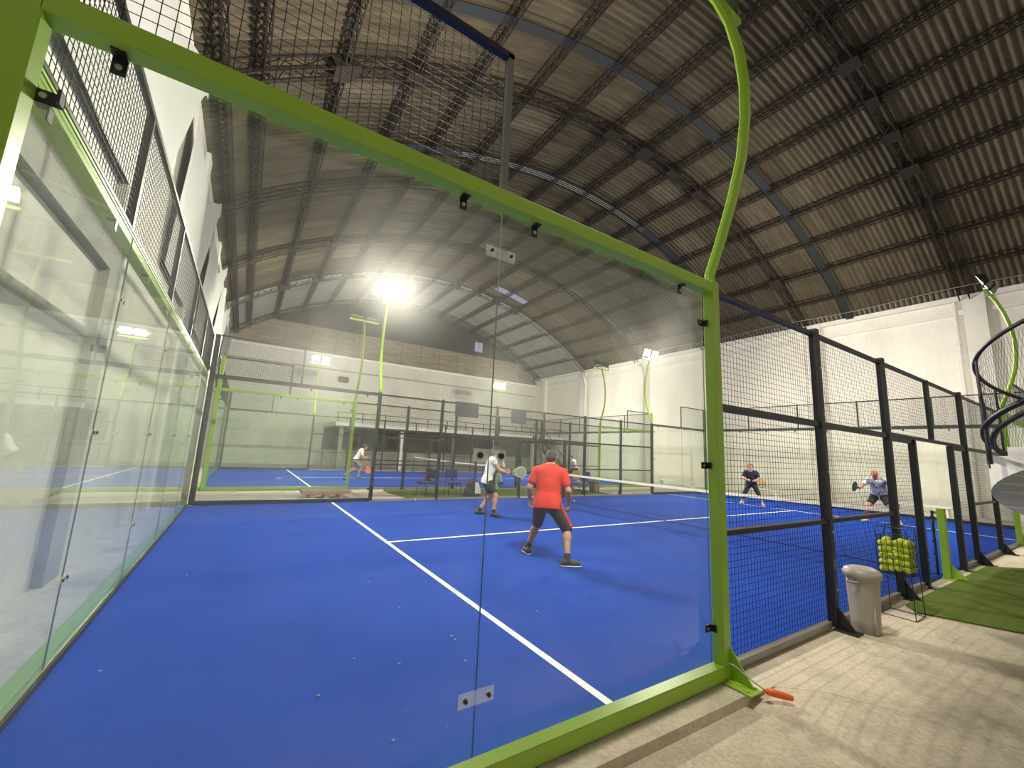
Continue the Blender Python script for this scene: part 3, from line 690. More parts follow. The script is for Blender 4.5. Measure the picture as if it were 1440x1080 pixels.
        for i in range(5):
            a, b = y0+2*i+.05, y0+2*i+1.95
            mp = thing('mesh_screen', f'wire mesh above {endn} end glass of {nice}, {ORD[i]} from near corner', 'mesh panel', (xe, (a+b)/2, 3.05), f'mesh panels above the glass, {nice}')
            mb = MB(); wires(mb, 'x', xe+out*.03, a-.05, b+.05, 3.04, 3.98, .05, .0024); mb.build('wire_mesh', M['wire'], mp)
            mb = MB(); mb.box((xe+out*.03-.02, a-.05, 3.97), (xe+out*.03+.02, b+.05, 4.01)); mb.build('top_tube', M['black'], mp)
            mb = MB(); mb.box((xe+out*.03-.02, a-.05, 3.04), (xe+out*.03+.02, b+.05, 3.06)); mb.build('bottom_tube', M['black'], mp)
            mb = MB(); mb.box((xe+out*.03-.025, b+.005, 3.06), (xe+out*.03+.025, b+.045, 3.97)); mb.build('upright_tube', M['black'], mp)
    # net
    e = thing('padel_net', f'black net with white top tape across the {nice}', 'net', (10, y0+5, 0))
    mb = MB(); n = 60
    zt = lambda t: .92-.04*sin(pi*t)
    vs = []
    for i in range(n+1):
        y = y0+.03+9.94*i/n; z = zt(i/n); vs += [(9.985, y, z), (10.015, y, z), (10.015, y, z-.06), (9.985, y, z-.06)]
    mb.add(vs, [(i*4+j, i*4+(j+1) % 4, i*4+4+(j+1) % 4, i*4+4+j) for i in range(n) for j in range(4)]); mb.build('top_tape', M['tape'], e)
    mb = MB(); n = 220
    for i in range(n+1):
        y = y0+.03+9.94*i/n; mb.rod((10, y, .02), (10, y, zt(i/n)-.05), .0011, 3, cap=False)
    for k in range(19):
        mb.tube([(10.002, y0+.03+9.94*i/12, .02+(zt(i/12)-.07)*k/18) for i in range(13)], .0011, 3)
    mb.rod((10, y0+.03, .02), (10, y0+9.97, .02), .008, 5)
    mb.build('netting', M['net'], e)
    for side, ys, out in (('near', y0, -1), ('far', y0+10, 1)):
        yp = ys+out*.06
        e = thing('net_post', f'short green net post on the {side} side of the {nice}', 'net post', (10, yp, 0), f'net posts of the {nice}')
        mb = MB(); mb.bbox((9.955, yp-.045, .006), (10.045, yp+.045, 1.0), .005); mb.build('post_tube', M['green'], e)
        mb = MB(); mb.bbox((9.91, min(yp-out*.05, yp+out*.24), -.01), (10.09, max(yp-out*.05, yp+out*.24), .006), .002); mb.build('base_plate', M['green'], e)
        mb = MB(); mb.prism([(9.99, yp+out*.045, .006), (9.99, yp+out*.22, .006), (9.99, yp+out*.045, .2)], (.02, 0, 0)); mb.build('gusset', M['green'], e)
        mb = MB(); mb.rod((10, yp-out*.05, .93), (10, yp-out*.09, .93), .02, 8).rod((10, yp+out*.045, .9), (10, yp+out*.055, .9), .018, 10); mb.build('tension_winch', M['steel'], e)
        mb = MB(); mb.tube([(10-.02, yp-out*.10, z) for z in (.02, .25, .5, .75, .96)], .018, 6)
        for z in (.12, .3, .48, .66, .84): mb.box((9.955, yp-out*.10-.02, z), (10.005, yp-out*.10+.02, z+.035))
        mb.build('tension_strap', M['black'], e)
court(0.0, 'front', True)
court(13.3, 'rear', False)

# boards on the far fence of the front court
for i, (xa, xb, za, zb, w) in enumerate(((6.39, 7.21, 2.56, 3.03, 'wider'), (8.50, 9.12, 2.50, 2.98, 'smaller'))):
    e = thing('fence_board', f'dark grey {w} board fixed high on the far fence of the front court', 'board', (xa, 9.95, za), 'boards on the far fence')
    mb = MB(); mb.bbox((xa, 9.93, za), (xb, 9.965, zb), .004); mb.build('board_panel', M['board'], e)
    mb = MB()
    for x in (xa+.06, xb-.06): mb.box((x-.01, 9.965, zb-.06), (x+.01, 9.99, zb-.03))
    mb.build('hanging_hook', M['steel'], e)

# ------------------------------------------------------------------ strip between the courts, grass, floor items
def slab(name, mat, lo, hi): mb = MB(); mb.box(lo, hi); return struct(name, mb, mat)
mb = MB(); mb.grid(lambda u, v: (5.2+(13.9-5.2)*u+.04*sin(7*v), 10.32+(13.0-10.32)*v, .004+.001*sin(40*u)), 24, 8)
o = mb.build('grass_mat', M['grass']); o['kind'] = 'stuff'; tag(o, 'strip of green artificial grass laid between the two courts', 'artificial grass')
mb = MB(); a = [(7.42, -.32), (7.62, -.17), (11.75, -.17), (12.45, -.62), (12.6, -3.6), (8.75, -3.9)]
mb.add([(x, y, .006) for x, y in a]+[(x, y, -.011) for x, y in a], [list(range(6))[::-1]]+[(i, 6+i, 6+(i+1) % 6, (i+1) % 6) for i in range(6)])
mb.f[0] = mb.f[0][::-1] if False else mb.f[0]
o = mb.build('grass_mat', M['grass']); o['kind'] = 'stuff'; tag(o, 'green artificial grass on the concrete outside the court gateway', 'artificial grass')

# ------------------------------------------------------------------ things by the fence
G0 = -.012
def bin_(x, y):
    e = thing('rubbish_bin', 'grey plastic rubbish bin with lid standing beside a black fence post', 'bin', (x, y, G0))
    mb = MB(); mb.lathe([(.106, 0), (.112, .006), (.118, .12), (.131, .40), (.137, .52), (.138, .525)], (x, y, G0), 32)
    mb.build('bin_body', M['bin'], e)
    mb = MB(); mb.lathe([(.146, .50), (.155, .505), (.157, .545), (.152, .555), (.143, .572), (.10, .594), (.04, .602), (.001, .603)], (x, y, G0), 32); mb.build('bin_lid', M['bin'], e)
    mb = MB()
    P = [(x+(.132+.045*sin(pi*t))*cos(radians(140+50*t)), y+(.132+.045*sin(pi*t))*sin(radians(140+50*t)), G0+.478-.012*sin(pi*t)) for t in (0, .12, .3, .5, .7, .88, 1)]
    mb.tube(P, .009, 6); mb.build('handle', M['bin'], e)
    mb = MB(); mb.tube([(x+.112*cos(4.1), y+.112*sin(4.1), G0+.0), (x+.120*cos(4.1), y+.120*sin(4.1), G0+.12), (x+.124*cos(4.1), y+.124*sin(4.1), G0+.25)], [.022, .018, .004], 6); mb.build('foot_rib', M['bin'], e)
bin_(6.215, -.235)

def basket(x, y):
    e = thing('ball_basket', 'tall wire ball basket on thin legs holding yellow balls', 'ball basket', (x, y, G0))
    w, z0, z1 = .139, .42, .82
    mb = MB(); r = .0028
    q = lambda s, t: (x+s*w, y+t*w)
    for z in (z0, z0+.1, z0+.2, z0+.3, z1):
        c = [(*q(-1, -1), z), (*q(1, -1), z), (*q(1, 1), z), (*q(-1, 1), z)]
        for i in range(4): mb.rod(c[i], c[(i+1) % 4], r*1.4 if z in (z0, z1) else r, 5)
    for k in range(7):
        u = -1+2*k/6
        for p in ((u, -1), (u, 1), (-1, u), (1, u)): mb.rod((*q(*p), z0), (*q(*p), z1), r, 4, cap=False)
    for k in range(9):
        u = -1+2*k/8; mb.rod((*q(u, -1), z0), (*q(u, 1), z0), r, 4, cap=False)
    mb.build('wire_basket', M['black'], e)
    for s, t in ((-1, -1), (1, -1), (1, 1), (-1, 1)):
        mb = MB(); mb.rod((*q(s, t), z0+.02), (x+s*w*1.12, y+t*w*1.05, G0), .005, 6); mb.build('leg', M['black'], e)
    mb = MB(); c = [(x+s*w*1.12, y+t*w*1.05, G0+.006) for s, t in ((-1, -1), (1, -1), (1, 1), (-1, 1))]
    for i in range(4): mb.rod(c[i], c[(i+1) % 4], .004, 5)
    mb.build('foot_frame', M['black'], e)
    for s in (-1, 1):
        mb = MB(); mb.tube([(x+s*w, y-w, z1), (x+s*w*1.05, y-w*.9, z1+.10), (x+s*w*1.05, y+w*.9, z1+.10), (x+s*w, y+w, z1)], .005, 6); mb.build('carry_handle', M['black'], e)
    # balls: a shell of what shows
    src = None; rb = .0325; n = 4; st = .0675; colz = {}
    k = 0
    for lz in range(5):
        off = .0
        for i in range(n):
            for j in range(n):
                inner = 0 < i < n-1 and 0 < j < n-1
                if inner and lz < 4: continue
                bx = x+(i-1.5)*st+rng.uniform(-.001, .001); by = y+(j-1.5)*st+rng.uniform(-.001, .001)
                colz.setdefault((i, j), rng.uniform(0, .04)); bz = z0+.038+lz*.0672+colz[(i, j)]
                if lz == 4 and rng.uniform() < .2: continue
                if src is None:
                    mb = MB(); mb.sphere((0, 0, 0), rb, 14, 10)
                    P = []
                    for t in range(41):
                        a = 2*pi*t/40; aa = .44
                        P.append(Vector((cos(a)+.32*cos(3*a)*0, sin(a), .55*sin(2*a))).normalized()*rb*.995)
                    mb.tube(P, .0014, 4, 1)
                    src = mb.build('tennis_ball', [M['ball'], M['tape']]); o = src
                else:
                    o = src.copy(); COL.objects.link(o)
                o.location = (bx, by, bz); o.rotation_euler = (rng.uniform(0, 6), rng.uniform(0, 6), rng.uniform(0, 6))
                tag(o, 'yellow ball piled in the wire basket beside the fence', 'ball', 'balls in the wire basket'); k += 1
    for (bx, by, lb) in ((10.26, 8.63, 'small pale ball lying on the blue court near the net'), (5.29, 9.9, 'small white ball lying at the far edge of the blue court')):
        o = src.copy(); COL.objects.link(o); o.location = (bx, by, .036); tag(o, lb, 'ball')
basket(7.19, -.255)

# white flecks lying on the turf
mb = MB()
for (x_, y_) in [(0.28, 1.97), (2.03, 1.18), (2.47, 1.0), (1.89, 0.63), (2.05, 0.38), (1.75, 0.42), (1.47, 1.03), (1.76, 1.4), (2.55, 1.42), (2.36, 2.21), (2.29, 3.09), (3.23, 8.14), (0.54, 4.12), (4.05, 1.91), (4.37, 1.76), (3.21, 1.57), (3.54, 1.55), (2.55, 1.35)]:
    a_ = rng.uniform(0, 6); r_ = rng.uniform(.007, .017)
    mb.add([(x_+r_*cos(a_+t)*(1 if q % 2 else .45), y_+r_*sin(a_+t)*(1 if q % 2 else .45), .004+.004*(q % 2)) for q, t in enumerate(np.linspace(0, 2*pi, 7)[:-1])]+[(x_, y_, .012)], [(i_, (i_+1) % 6, 6) for i_ in range(6)])
o = mb.build('turf_litter', M['litter']); o['kind'] = 'stuff'; tag(o, 'small white flecks of litter scattered on the blue turf', 'litter')

# orange grip on a cable at the foot of the green post
e = thing('tether_cable', 'thin cable looped on the green post foot ending in an orange grip', 'cable', (4.06, -.14, 0))
mb = MB(); mb.tube([(4.00, -.105, .10), (4.01, -.135, .13), (4.03, -.17, .115), (4.06, -.235, .07), (4.085, -.30, .035), (4.10, -.335, .02)], .005, 6); mb.build('cable', M['zinc'], e)
mb = MB(); a = Vector((4.095, -.33, .022)); b = Vector((4.20, -.46, .008)); mb.tube([a+(b-a)*t for t in (0, .05, .3, .7, .95, 1)], [.012, .022, .024, .022, .017, .006], 10); mb.build('grip', M['orange'], e)

# pallet between the courts
def pallet():
    cx, cy = 3.05, 11.15; ang = radians(-2); ca, sa = cos(ang), sin(ang)
    e = thing('wooden_pallet', 'low brown wooden pallet on the concrete strip between the courts', 'pallet', (cx, cy, 0))
    def B(name, lo, hi):
        mb = MB(); mb.bbox(lo, hi, .008)
        mb.v = [(cx+px*ca-py*sa, cy+px*sa+py*ca, pz) for px, py, pz in mb.v]; return mb.build(name, M['wood'], e)
    for i in range(5): B('deck_board', (-.64, -.42+i*.172, .175), (.64, -.42+i*.172+.15, .215))
    for i in range(3): B('stringer', (-.63, -.42+i*.36, .115), (.63, -.42+i*.36+.11, .175))
    for px in (-.36, .02, .40):
        for py in (-.40, .30): B('foot_block', (px-.07, py, .0), (px+.06, py+.1, .118))
pallet()

def chair(x, y, face, col, label, roundback=False):
    """face: yaw of the seat front (0 = +x)"""
    e = thing('stacking_chair', label, 'chair', (x, y, 0), 'chairs between the courts')
    f = Vector((cos(face), sin(face), 0)); s_ = Vector((-sin(face), cos(face), 0)); o = Vector((x, y, 0))
    P = lambda a, b, z: o+f*a+s_*b+Vector((0, 0, z))
    mb = MB(); mb.grid(lambda u, v: P(-.21+.43*u, -.22+.44*v, .45+.012*cos(pi*(v-.5))-.03*u**6), 8, 8)
    mb.grid(lambda u, v: P(-.21+.43*u, -.22+.44*(1-v), .41-.02*u**6), 8, 8)
    mb.prism([P(-.21, -.22, .41), P(.22, -.22, .40), P(.22, .22, .40), P(-.21, .22, .41)], (0, 0, .045)); mb.build('seat', col, e)
    mb = MB()
    if roundback:
        out_ = [P(-.24-.05*t[1], .20*t[0], .62+.2*t[1]) for t in [(cos(a), sin(a)) for a in np.linspace(0, 2*pi, 20, endpoint=False)]]
        out_ = [P(-.25-.03*sin(a), .215*np.sign(cos(a))*abs(cos(a))**.6, .70+.19*sin(a)) for a in np.linspace(0, 2*pi, 24, endpoint=False)]
        mb.prism(out_, f*.02)
    else: mb.prism([P(-.23, -.21, .56), P(-.23, .21, .56), P(-.27, .20, .83), P(-.27, -.20, .83)], f*.035)
    mb.build('backrest', col, e)
    for a, b in ((.2, -.2), (.2, .2), (-.2, -.2), (-.2, .2)):
        mb = MB(); mb.rod(P(a*1.1, b*1.08, 0), P(a*.95, b, .41), .011, 8); mb.build('leg', M['black'], e)
    mb = MB()
    for b in (-.19, .19): mb.rod(P(-.19, b, .41), P(-.26, b, .80), .011, 8)
    for b in (-.2, .2): mb.rod(P(-.2, b, .40), P(.2, b, .40), .010, 6)
    mb.build('back_frame', M['black'], e)
    return P
ch = [chair(6.02, 10.95, radians(200), M['chair_blue'], 'blue chair with a red and a white towel over its back'),
      chair(6.95, 10.95, radians(265), M['chair_blue'], 'blue chair behind the dark sports bag'),
      chair(11.75, 10.9, radians(250), M['chair_blue'], 'blue chair beside the tan backed chair, nearer the gateway'),
      chair(12.55, 10.9, radians(268), M['chair_tan'], 'chair with a rounded tan backrest among blue chairs', True),
      chair(13.25, 10.95, radians(280), M['chair_blue'], 'blue chair beside the tan backed chair, farther from the gateway')]
def towel(P, a, b0, b1, zt, zb, mat, label):
    mb = MB()
    def fn(u, v):
        t = v*2-1
        return P(a-.05*t+.0+.012*sin(9*u), b0+(b1-b0)*u, zt-(zt-zb)*abs(t)**1.2+.008*sin(12*u+4*v))
    mb.grid(fn, 10, 12); tag(mb.build('towel', mat), label, 'towel')
towel(ch[0], -.255, -.34, -.10, .86, .35, M['towel_red'], 'dark red towel hanging over the back of a blue chair')
towel(ch[0], -.255, -.09, .08, .85, .52, M['towel_white'], 'white towel draped over the back of a blue chair')
def bag(x, y):
    e = thing('sports_bag', 'dark navy sports bag with white panel standing on the green grass strip', 'bag', (x, y, 0))
    mb = MB(); mb.grid(lambda u, v: (x+(.30*(1-.55*v**2))*cos(2*pi*u)*(1-.02*sin(6*pi*u)), y+(.17*(1-.5*v**2))*sin(2*pi*u), .01+.50*v-.02*sin(pi*v)), 24, 8)
    mb.add([(x+.135*cos(2*pi*i/24), y+.085*sin(2*pi*i/24), .51) for i in range(24)], [list(range(24))]); mb.build('bag_body', M['bag_dark'], e)
    mb = MB(); mb.grid(lambda u, v: (x+.10+(.21*(1-.5*v**2)+.008)*cos(-1.9+1.5*u), y-.01+(.17*(1-.5*v**2)+.012)*sin(-1.9+1.5*u), .10+.36*v), 8, 8); mb.build('side_panel', M['towel_white'], e)
    mb = MB(); mb.sphere((x-.12, y-.05, .40), .12, 12, 8, 0, (1, .8, .7)); mb.build('bag_flap', plain('bag_flap_red', (.10, .02, .02), .7), e)
    mb = MB(); mb.tube([(x-.1, y, .49), (x-.06, y, .58), (x+.06, y, .58), (x+.1, y, .49)], .012, 6); mb.build('handle', M['bag_dark'], e)
bag(7.52, 10.66)
e = thing('waste_tub', 'beige plastic tub standing by the far court fence', 'tub', (13.95, 11.5, 0))
mb = MB(); mb.lathe([(.20, 0), (.215, .01), (.25, .48), (.265, .5), (.265, .53), (.24, .53), (.235, .5)], (13.95, 11.5, 0), 20); mb.build('tub_body', M['beige'], e)
mb = MB(); mb.lathe([(.255, .531), (.268, .532), (.26, .56), (.1, .58), (.001, .58)], (13.95, 11.5, 0), 20); mb.build('tub_lid', M['beige'], e)

def wall_bench(x, y0, y1, label):
    e = thing('wall_bench', label, 'bench', (x, (y0+y1)/2, 0), 'white benches behind the glass end wall')
    mb = MB(); mb.bbox((x-.18, y0, .35), (x+.18, y1, .40), .006); mb.build('seat_slab', M['white_trim'], e)
    for y in (y0+.12, y1-.12):
        mb = MB(); mb.bbox((x-.15, y-.04, -.012), (x+.15, y+.04, .35), .005); mb.build('support', M['white_trim'], e)
wall_bench(20.75, 7.15, 8.75, 'long white bench behind the glass end wall, beyond the woman in black')
wall_bench(20.75, 11.2, 13.4, 'long white bench by the white wall in line with the gap between courts')
wall_bench(20.75, 1.9, 3.4, 'long white bench behind the glass end wall, beyond the gateway')

# ------------------------------------------------------------------ gallery at the back of the hall
def gallery():
    e = thing('gallery', 'raised gallery with dark underside along the back wall', 'gallery', (14, 25, 2.5))
    mb = MB(); mb.box((5.5, 25.0, 2.6), (XR-.25, YB-.18, 2.82)); mb.build('gallery_slab', M['white_wall'], e)
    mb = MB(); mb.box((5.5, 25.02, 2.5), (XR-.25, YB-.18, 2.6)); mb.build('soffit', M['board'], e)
    for i, x in enumerate((5.9, 9.7, 13.5, 16.9, 20.4)):
        mb = MB(); mb.box((x-.11, 25.1, 0), (x+.11, 25.32, 2.5)); mb.build('support_column', M['white_trim'] if i in (1, 3) else M['grey_paint'], e)
    e2 = thing('gallery_railing', 'thin dark metal railing along the edge of the gallery', 'railing', (14, 25.06, 2.82))
    for i, x in enumerate(np.arange(5.6, XR-.2, 1.45)):
        mb = MB(); mb.box((x-.022, 25.04, 2.82), (x+.022, 25.08, 3.42)); mb.build('baluster', M['black'], e2)
    mb = MB(); mb.box((5.5, 25.035, 3.40), (XR-.1, 25.085, 3.44)); mb.build('handrail', M['black'], e2)
    mb = MB(); mb.box((5.5, 25.045, 3.10), (XR-.1, 25.075, 3.13)); mb.build('mid_bar', M['black'], e2)
    # darker room behind the columns
    mb = MB(); mb.box((5.5, 28.6, -.012), (XR-.3, 28.75, 1.05)); struct('wall_partition', mb, M['grey_paint'])
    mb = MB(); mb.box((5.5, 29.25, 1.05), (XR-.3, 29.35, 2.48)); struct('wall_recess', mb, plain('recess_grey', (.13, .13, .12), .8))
    for i, x in enumerate((7.2, 10.6, 14.2, 18.0)):
        e3 = thing('recess_window', f'dark framed window under the gallery, {ORD[i]} along the back wall', 'window', (x, 29.15, 1.3), 'windows under the gallery')
        mb = MB(); mb.box((x-.6, 29.12, 1.25), (x+.6, 29.2, 1.31)).box((x-.6, 29.12, 2.3), (x+.6, 29.2, 2.36)).box((x-.6, 29.12, 1.25), (x-.54, 29.2, 2.36)).box((x+.54, 29.12, 1.25), (x+.6, 29.2, 2.36)).box((x-.03, 29.12, 1.25), (x+.03, 29.2, 2.36)); mb.build('window_frame', M['black'], e3)
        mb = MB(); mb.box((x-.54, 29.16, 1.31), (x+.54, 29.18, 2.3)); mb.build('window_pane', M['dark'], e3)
    # black straight stair up to the gallery near the right wall
    e4 = thing('steel_stair', 'black steel stair rising to the gallery in the corner by the right wall', 'staircase', (21.4, 24.5, 0))
    a, b = Vector((23.0, 24.3, 0)), Vector((20.3, 24.3, 2.8))
    for y in (24.05, 24.95):
        mb = MB(); mb.prism([(a.x, y, 0), (a.x, y, .25), (b.x, y, b.z+.1), (b.x-.1, y, b.z-.15)], (0, .04, 0)); mb.build('stringer', M['black'], e4)
    for k in range(13):
        t = (k+.5)/13; p = a.lerp(b, t); mb = MB(); mb.box((p.x-.13, 24.09, p.z), (p.x+.13, 24.95, p.z+.035)); mb.build('tread', M['black'], e4)
    mb = MB()
    for y in (24.07, 24.93):
        mb.rod((a.x, y, .95), (b.x, y, b.z+.95), .028, 8)
        for k in range(5):
            p = a.lerp(b, k/4); mb.rod((p.x, y, p.z), (p.x, y, p.z+.95), .02, 6)
    mb.build('handrail', M['black'], e4)
gallery()
e = thing('wall_box', 'small dark box fixed high on the back wall near a floodlight', 'box', (6.4, 29.25, 6.0))
mb = MB(); mb.bbox((6.1, 29.12, 5.85), (6.75, 29.34, 6.25), .02); mb.build('box_body', M['black'], e)
e = thing('down_pipe', 'white downpipe running down the right wall beside a pilaster', 'pipe', (23.5, 1.75, 0))
mb = MB(); mb.tube([(23.5, 1.72, 8.2), (23.5, 1.72, 7.9), (23.5, 1.72, -.012)], .055, 10); mb.build('pipe_run', M['white_trim'], e)
mb = MB()
for z in (2.0, 4.2, 6.4): mb.box((23.42, 1.65, z), (23.6, 1.79, z+.05))
mb.build('pipe_bracket', M['white_trim'], e)
for i, y in enumerate((22.3, 16.7)):
    mb = MB(); mb.tube([(23.2, y+.15, 7.9), (23.2, y, 7.5), (23.3, y, 7.1), (23.3, y, .05)], .11, 12)
    tag(mb.build('rain_pipe', M['white_trim']), f'thick white rain pipe on the far part of the right wall, {["near the back corner", "one bay closer"][i]}', 'pipe')

# ------------------------------------------------------------------ spiral stair beyond the grass
def spiral():
    C = (12.13, -1.50); r = 1.2; k = .5; a99 = radians(99)
    e = thing('spiral_stair', 'spiral stair with curved black handrails and pale concrete steps outside the court', 'staircase', (C[0], C[1], 0))
    H = lambda a, z0, rr=r: (C[0]+rr*cos(a), C[1]+rr*sin(a), z0+k*(a-a99))
    A0, A1 = radians(-88), radians(262)
    rr_ = np.linspace(A0, A1, 90)
    mb = MB(); mb.tube([H(a, 3.47) for a in rr_ if H(a, 3.47)[2] > 1.9], .033, 8); mb.build('handrail', M['black'], e)
    mb = MB(); mb.tube([H(a, 2.26) for a in rr_], .045, 8); mb.build('lower_rail', M['black'], e)
    mb = MB(); mb.tube([H(a, 2.13, r-.10) for a in rr_], .04, 8); mb.build('inner_rail', M['black'], e)
    n = 22; st = (A1-A0)/n
    for i in range(n):
        a = A0+i*st
        for off, nm in ((.5, 'baluster'),):
            aa = a+st*off
            lo = H(aa, 1.55); hi = H(aa, 3.47 if H(aa, 3.47)[2] > 1.9 else 2.26)
            if i % 3 == 0: mb = MB(); mb.rod(lo, hi, .02, 6); mb.build('baluster', M['black'], e)
        # concrete step
        zt = 1.55+k*(a+st-a99); zb = zt-.30
        zt2 = zt
        if zt < .03: continue
        q = [(C[0]+rr*cos(t), C[1]+rr*sin(t)) for rr, t in ((.10, a), (r, a), (r, a+st/2), (r, a+st*1.02), (.10, a+st*1.02))]
        zbl = [max(.009, zb+k*(t-a-st)) for t in (a, a, a+st/2, a+st, a+st)]
        vs = [(x, y, zt) for x, y in q]+[(q[j][0], q[j][1], zbl[j]) for j in range(5)]
        mb = MB(); mb.add(vs, [(0, 1, 2, 3, 4), (9, 8, 7, 6, 5)]+[(j, j+5, (j+1) % 5+5, (j+1) % 5) for j in range(5)]); mb.build('step', M['white_trim'], e)
    # fine mesh infill between the rails
    mb = MB(); 
    for i in range(150):
        a = A0+(A1-A0)*i/150
        if H(a, 3.47)[2] < 1.95: continue
        mb.rod(H(a, 2.26), H(a+.16, 3.40), .0022, 3, cap=False); mb.rod(H(a+.16, 2.30), H(a, 3.47), .0022, 3, cap=False)
    mb.build('wire_mesh', M['wire'], e)
    mb = MB(); mb.rod((C[0], C[1], .009), (C[0], C[1], 5.2), .09, 16); mb.build('central_column', M['black'], e)
spiral()

# ------------------------------------------------------------------ people: smooth-union bodies turned into one surface each
class Field:
    def __init__(s, lo, hi, h):
        s.lo = np.array(lo, float); s.h = h
        s.n = np.ceil((np.array(hi)-s.lo)/h).astype(int)+1
        s.F = np.full(s.n, .3, np.float32)
    def _win(s, lo, hi):
        a = np.clip(np.floor((np.array(lo)-s.lo)/s.h).astype(int), 0, s.n-1); b = np.clip(np.ceil((np.array(hi)-s.lo)/s.h).astype(int)+1, 1, s.n)
        sl = tuple(slice(a[i], b[i]) for i in range(3))
        g = [s.lo[i]+s.h*np.arange(a[i], b[i]) for i in range(3)]
        return sl, np.meshgrid(*g, indexing='ij', sparse=True)
    def cap(s, a, b, ra, rb=None, k=.03, flat=None, ratio=1.0, sub=False):
        """rounded cone from a to b; flat: axis along which the section is squeezed by ratio"""
        rb = ra if rb is None else rb
        a = np.array(a, float); b = np.array(b, float); R = max(ra, rb)+k+3*s.h
        sl, (x, y, z) = s._win(np.minimum(a, b)-R, np.maximum(a, b)+R)
        px, py, pz = x-a[0], y-a[1], z-a[2]
        d = b-a; L = float(d@d)
        t = 0 if L < 1e-12 else np.clip((px*d[0]+py*d[1]+pz*d[2])/L, 0, 1)
        qx, qy, qz = px-t*d[0], py-t*d[1], pz-t*d[2]
        if flat is not None:
            n = np.array(flat, float); n /= np.linalg.norm(n); m = (qx*n[0]+qy*n[1]+qz*n[2])*(1/ratio-1)
            qx, qy, qz = qx+m*n[0], qy+m*n[1], qz+m*n[2]
        D = np.sqrt(qx*qx+qy*qy+qz*qz)-(ra+(rb-ra)*t)
        if flat is not None: D = D*min(1, (ratio+1)/2)
        o = s.F[sl]
        if sub:
            s.F[sl] = np.maximum(o, -D)
        else:
            hh = np.maximum(k-np.abs(o-D), 0)/k
            s.F[sl] = np.minimum(o, D)-hh*hh*k*.25
        return s
    def cut(s, p, n, soft=0):
        """keep the side the normal points away from"""
        p = np.array(p, float); n = np.array(n, float); n /= np.linalg.norm(n)
        g = np.meshgrid(*[s.lo[i]+s.h*np.arange(s.n[i]) for i in range(3)], indexing='ij', sparse=True)
        D = (g[0]-p[0])*n[0]+(g[1]-p[1])*n[1]+(g[2]-p[2])*n[2]
        s.F = np.maximum(s.F, D.astype(np.float32)); return s
    def mesh(s):
        F = s.F.copy(); F[0] = F[-1] = 1; F[:, 0] = F[:, -1] = 1; F[:, :, 0] = F[:, :, -1] = 1
        S = F < 0
        n = F.shape
        c = [S[i:n[0]-1+i, j:n[1]-1+j, k:n[2]-1+k] for i in (0, 1) for j in (0, 1) for k in (0, 1)]
        cnt = sum(q.astype(np.int8) for q in c); act = (cnt > 0) & (cnt < 8)
        I = np.argwhere(act); idx = -np.ones(act.shape, np.int64); idx[act] = np.arange(len(I))
        acc = np.zeros((len(I), 3)); w = np.zeros(len(I))
        corner = lambda q: F[I[:, 0]+q[0], I[:, 1]+q[1], I[:, 2]+q[2]]
        for ax in range(3):
            for u in (0, 1):
                for v in (0, 1):
                    o = [0, 0, 0]; oo = [t for t in range(3) if t != ax]; o[oo[0]] = u; o[oo[1]] = v; e = list(o); e[ax] = 1
                    fa, fb = corner(o), corner(e); m = (fa < 0) != (fb < 0)
                    t = np.where(m, fa/np.where(m, fa-fb, 1), 0)
                    p = np.array(o, float)[None].repeat(len(I), 0); p[:, ax] += t
                    acc[m] += p[m]; w[m] += 1
        V = s.lo+(I+acc/w[:, None])*s.h
        Q = []
        for ax in range(3):
            oo = [t for t in range(3) if t != ax]
            a = [slice(0, None)]*3; b = [slice(0, None)]*3; a[ax] = slice(0, n[ax]-1); b[ax] = slice(1, None)
            sa, sb = S[tuple(a)], S[tuple(b)]; E = np.argwhere(sa != sb)
            E = E[(E[:, oo[0]] > 0) & (E[:, oo[1]] > 0) & (E[:, oo[0]] < n[oo[0]]-1) & (E[:, oo[1]] < n[oo[1]]-1)]
            flip = sa[E[:, 0], E[:, 1], E[:, 2]]
            q = []
            for du, dv in ((-1, -1), (0, -1), (0, 0), (-1, 0)):
                c_ = E.copy(); c_[:, oo[0]] += du; c_[:, oo[1]] += dv; q.append(idx[c_[:, 0], c_[:, 1], c_[:, 2]])
            q = np.stack(q, 1)
            if ax == 1: flip = ~flip
            q[~flip] = q[~flip][:, ::-1]; Q.append(q)
        return V, np.concatenate(Q)
    def build(s, name, mat, parent, X):
        V, Q = s.mesh()
        off = np.zeros(3); q = parent
        while q is not None: off = off+np.array(q.location); q = q.parent
        V = X(V)-off
        me = bpy.data.meshes.new(name); me.from_pydata(V.tolist(), [], Q.tolist()); me.polygons.foreach_set('use_smooth', [True]*len(Q))
        me.materials.append(mat); me.update()
        o = bpy.data.objects.new(name, me); COL.objects.link(o); o.parent = parent; return o

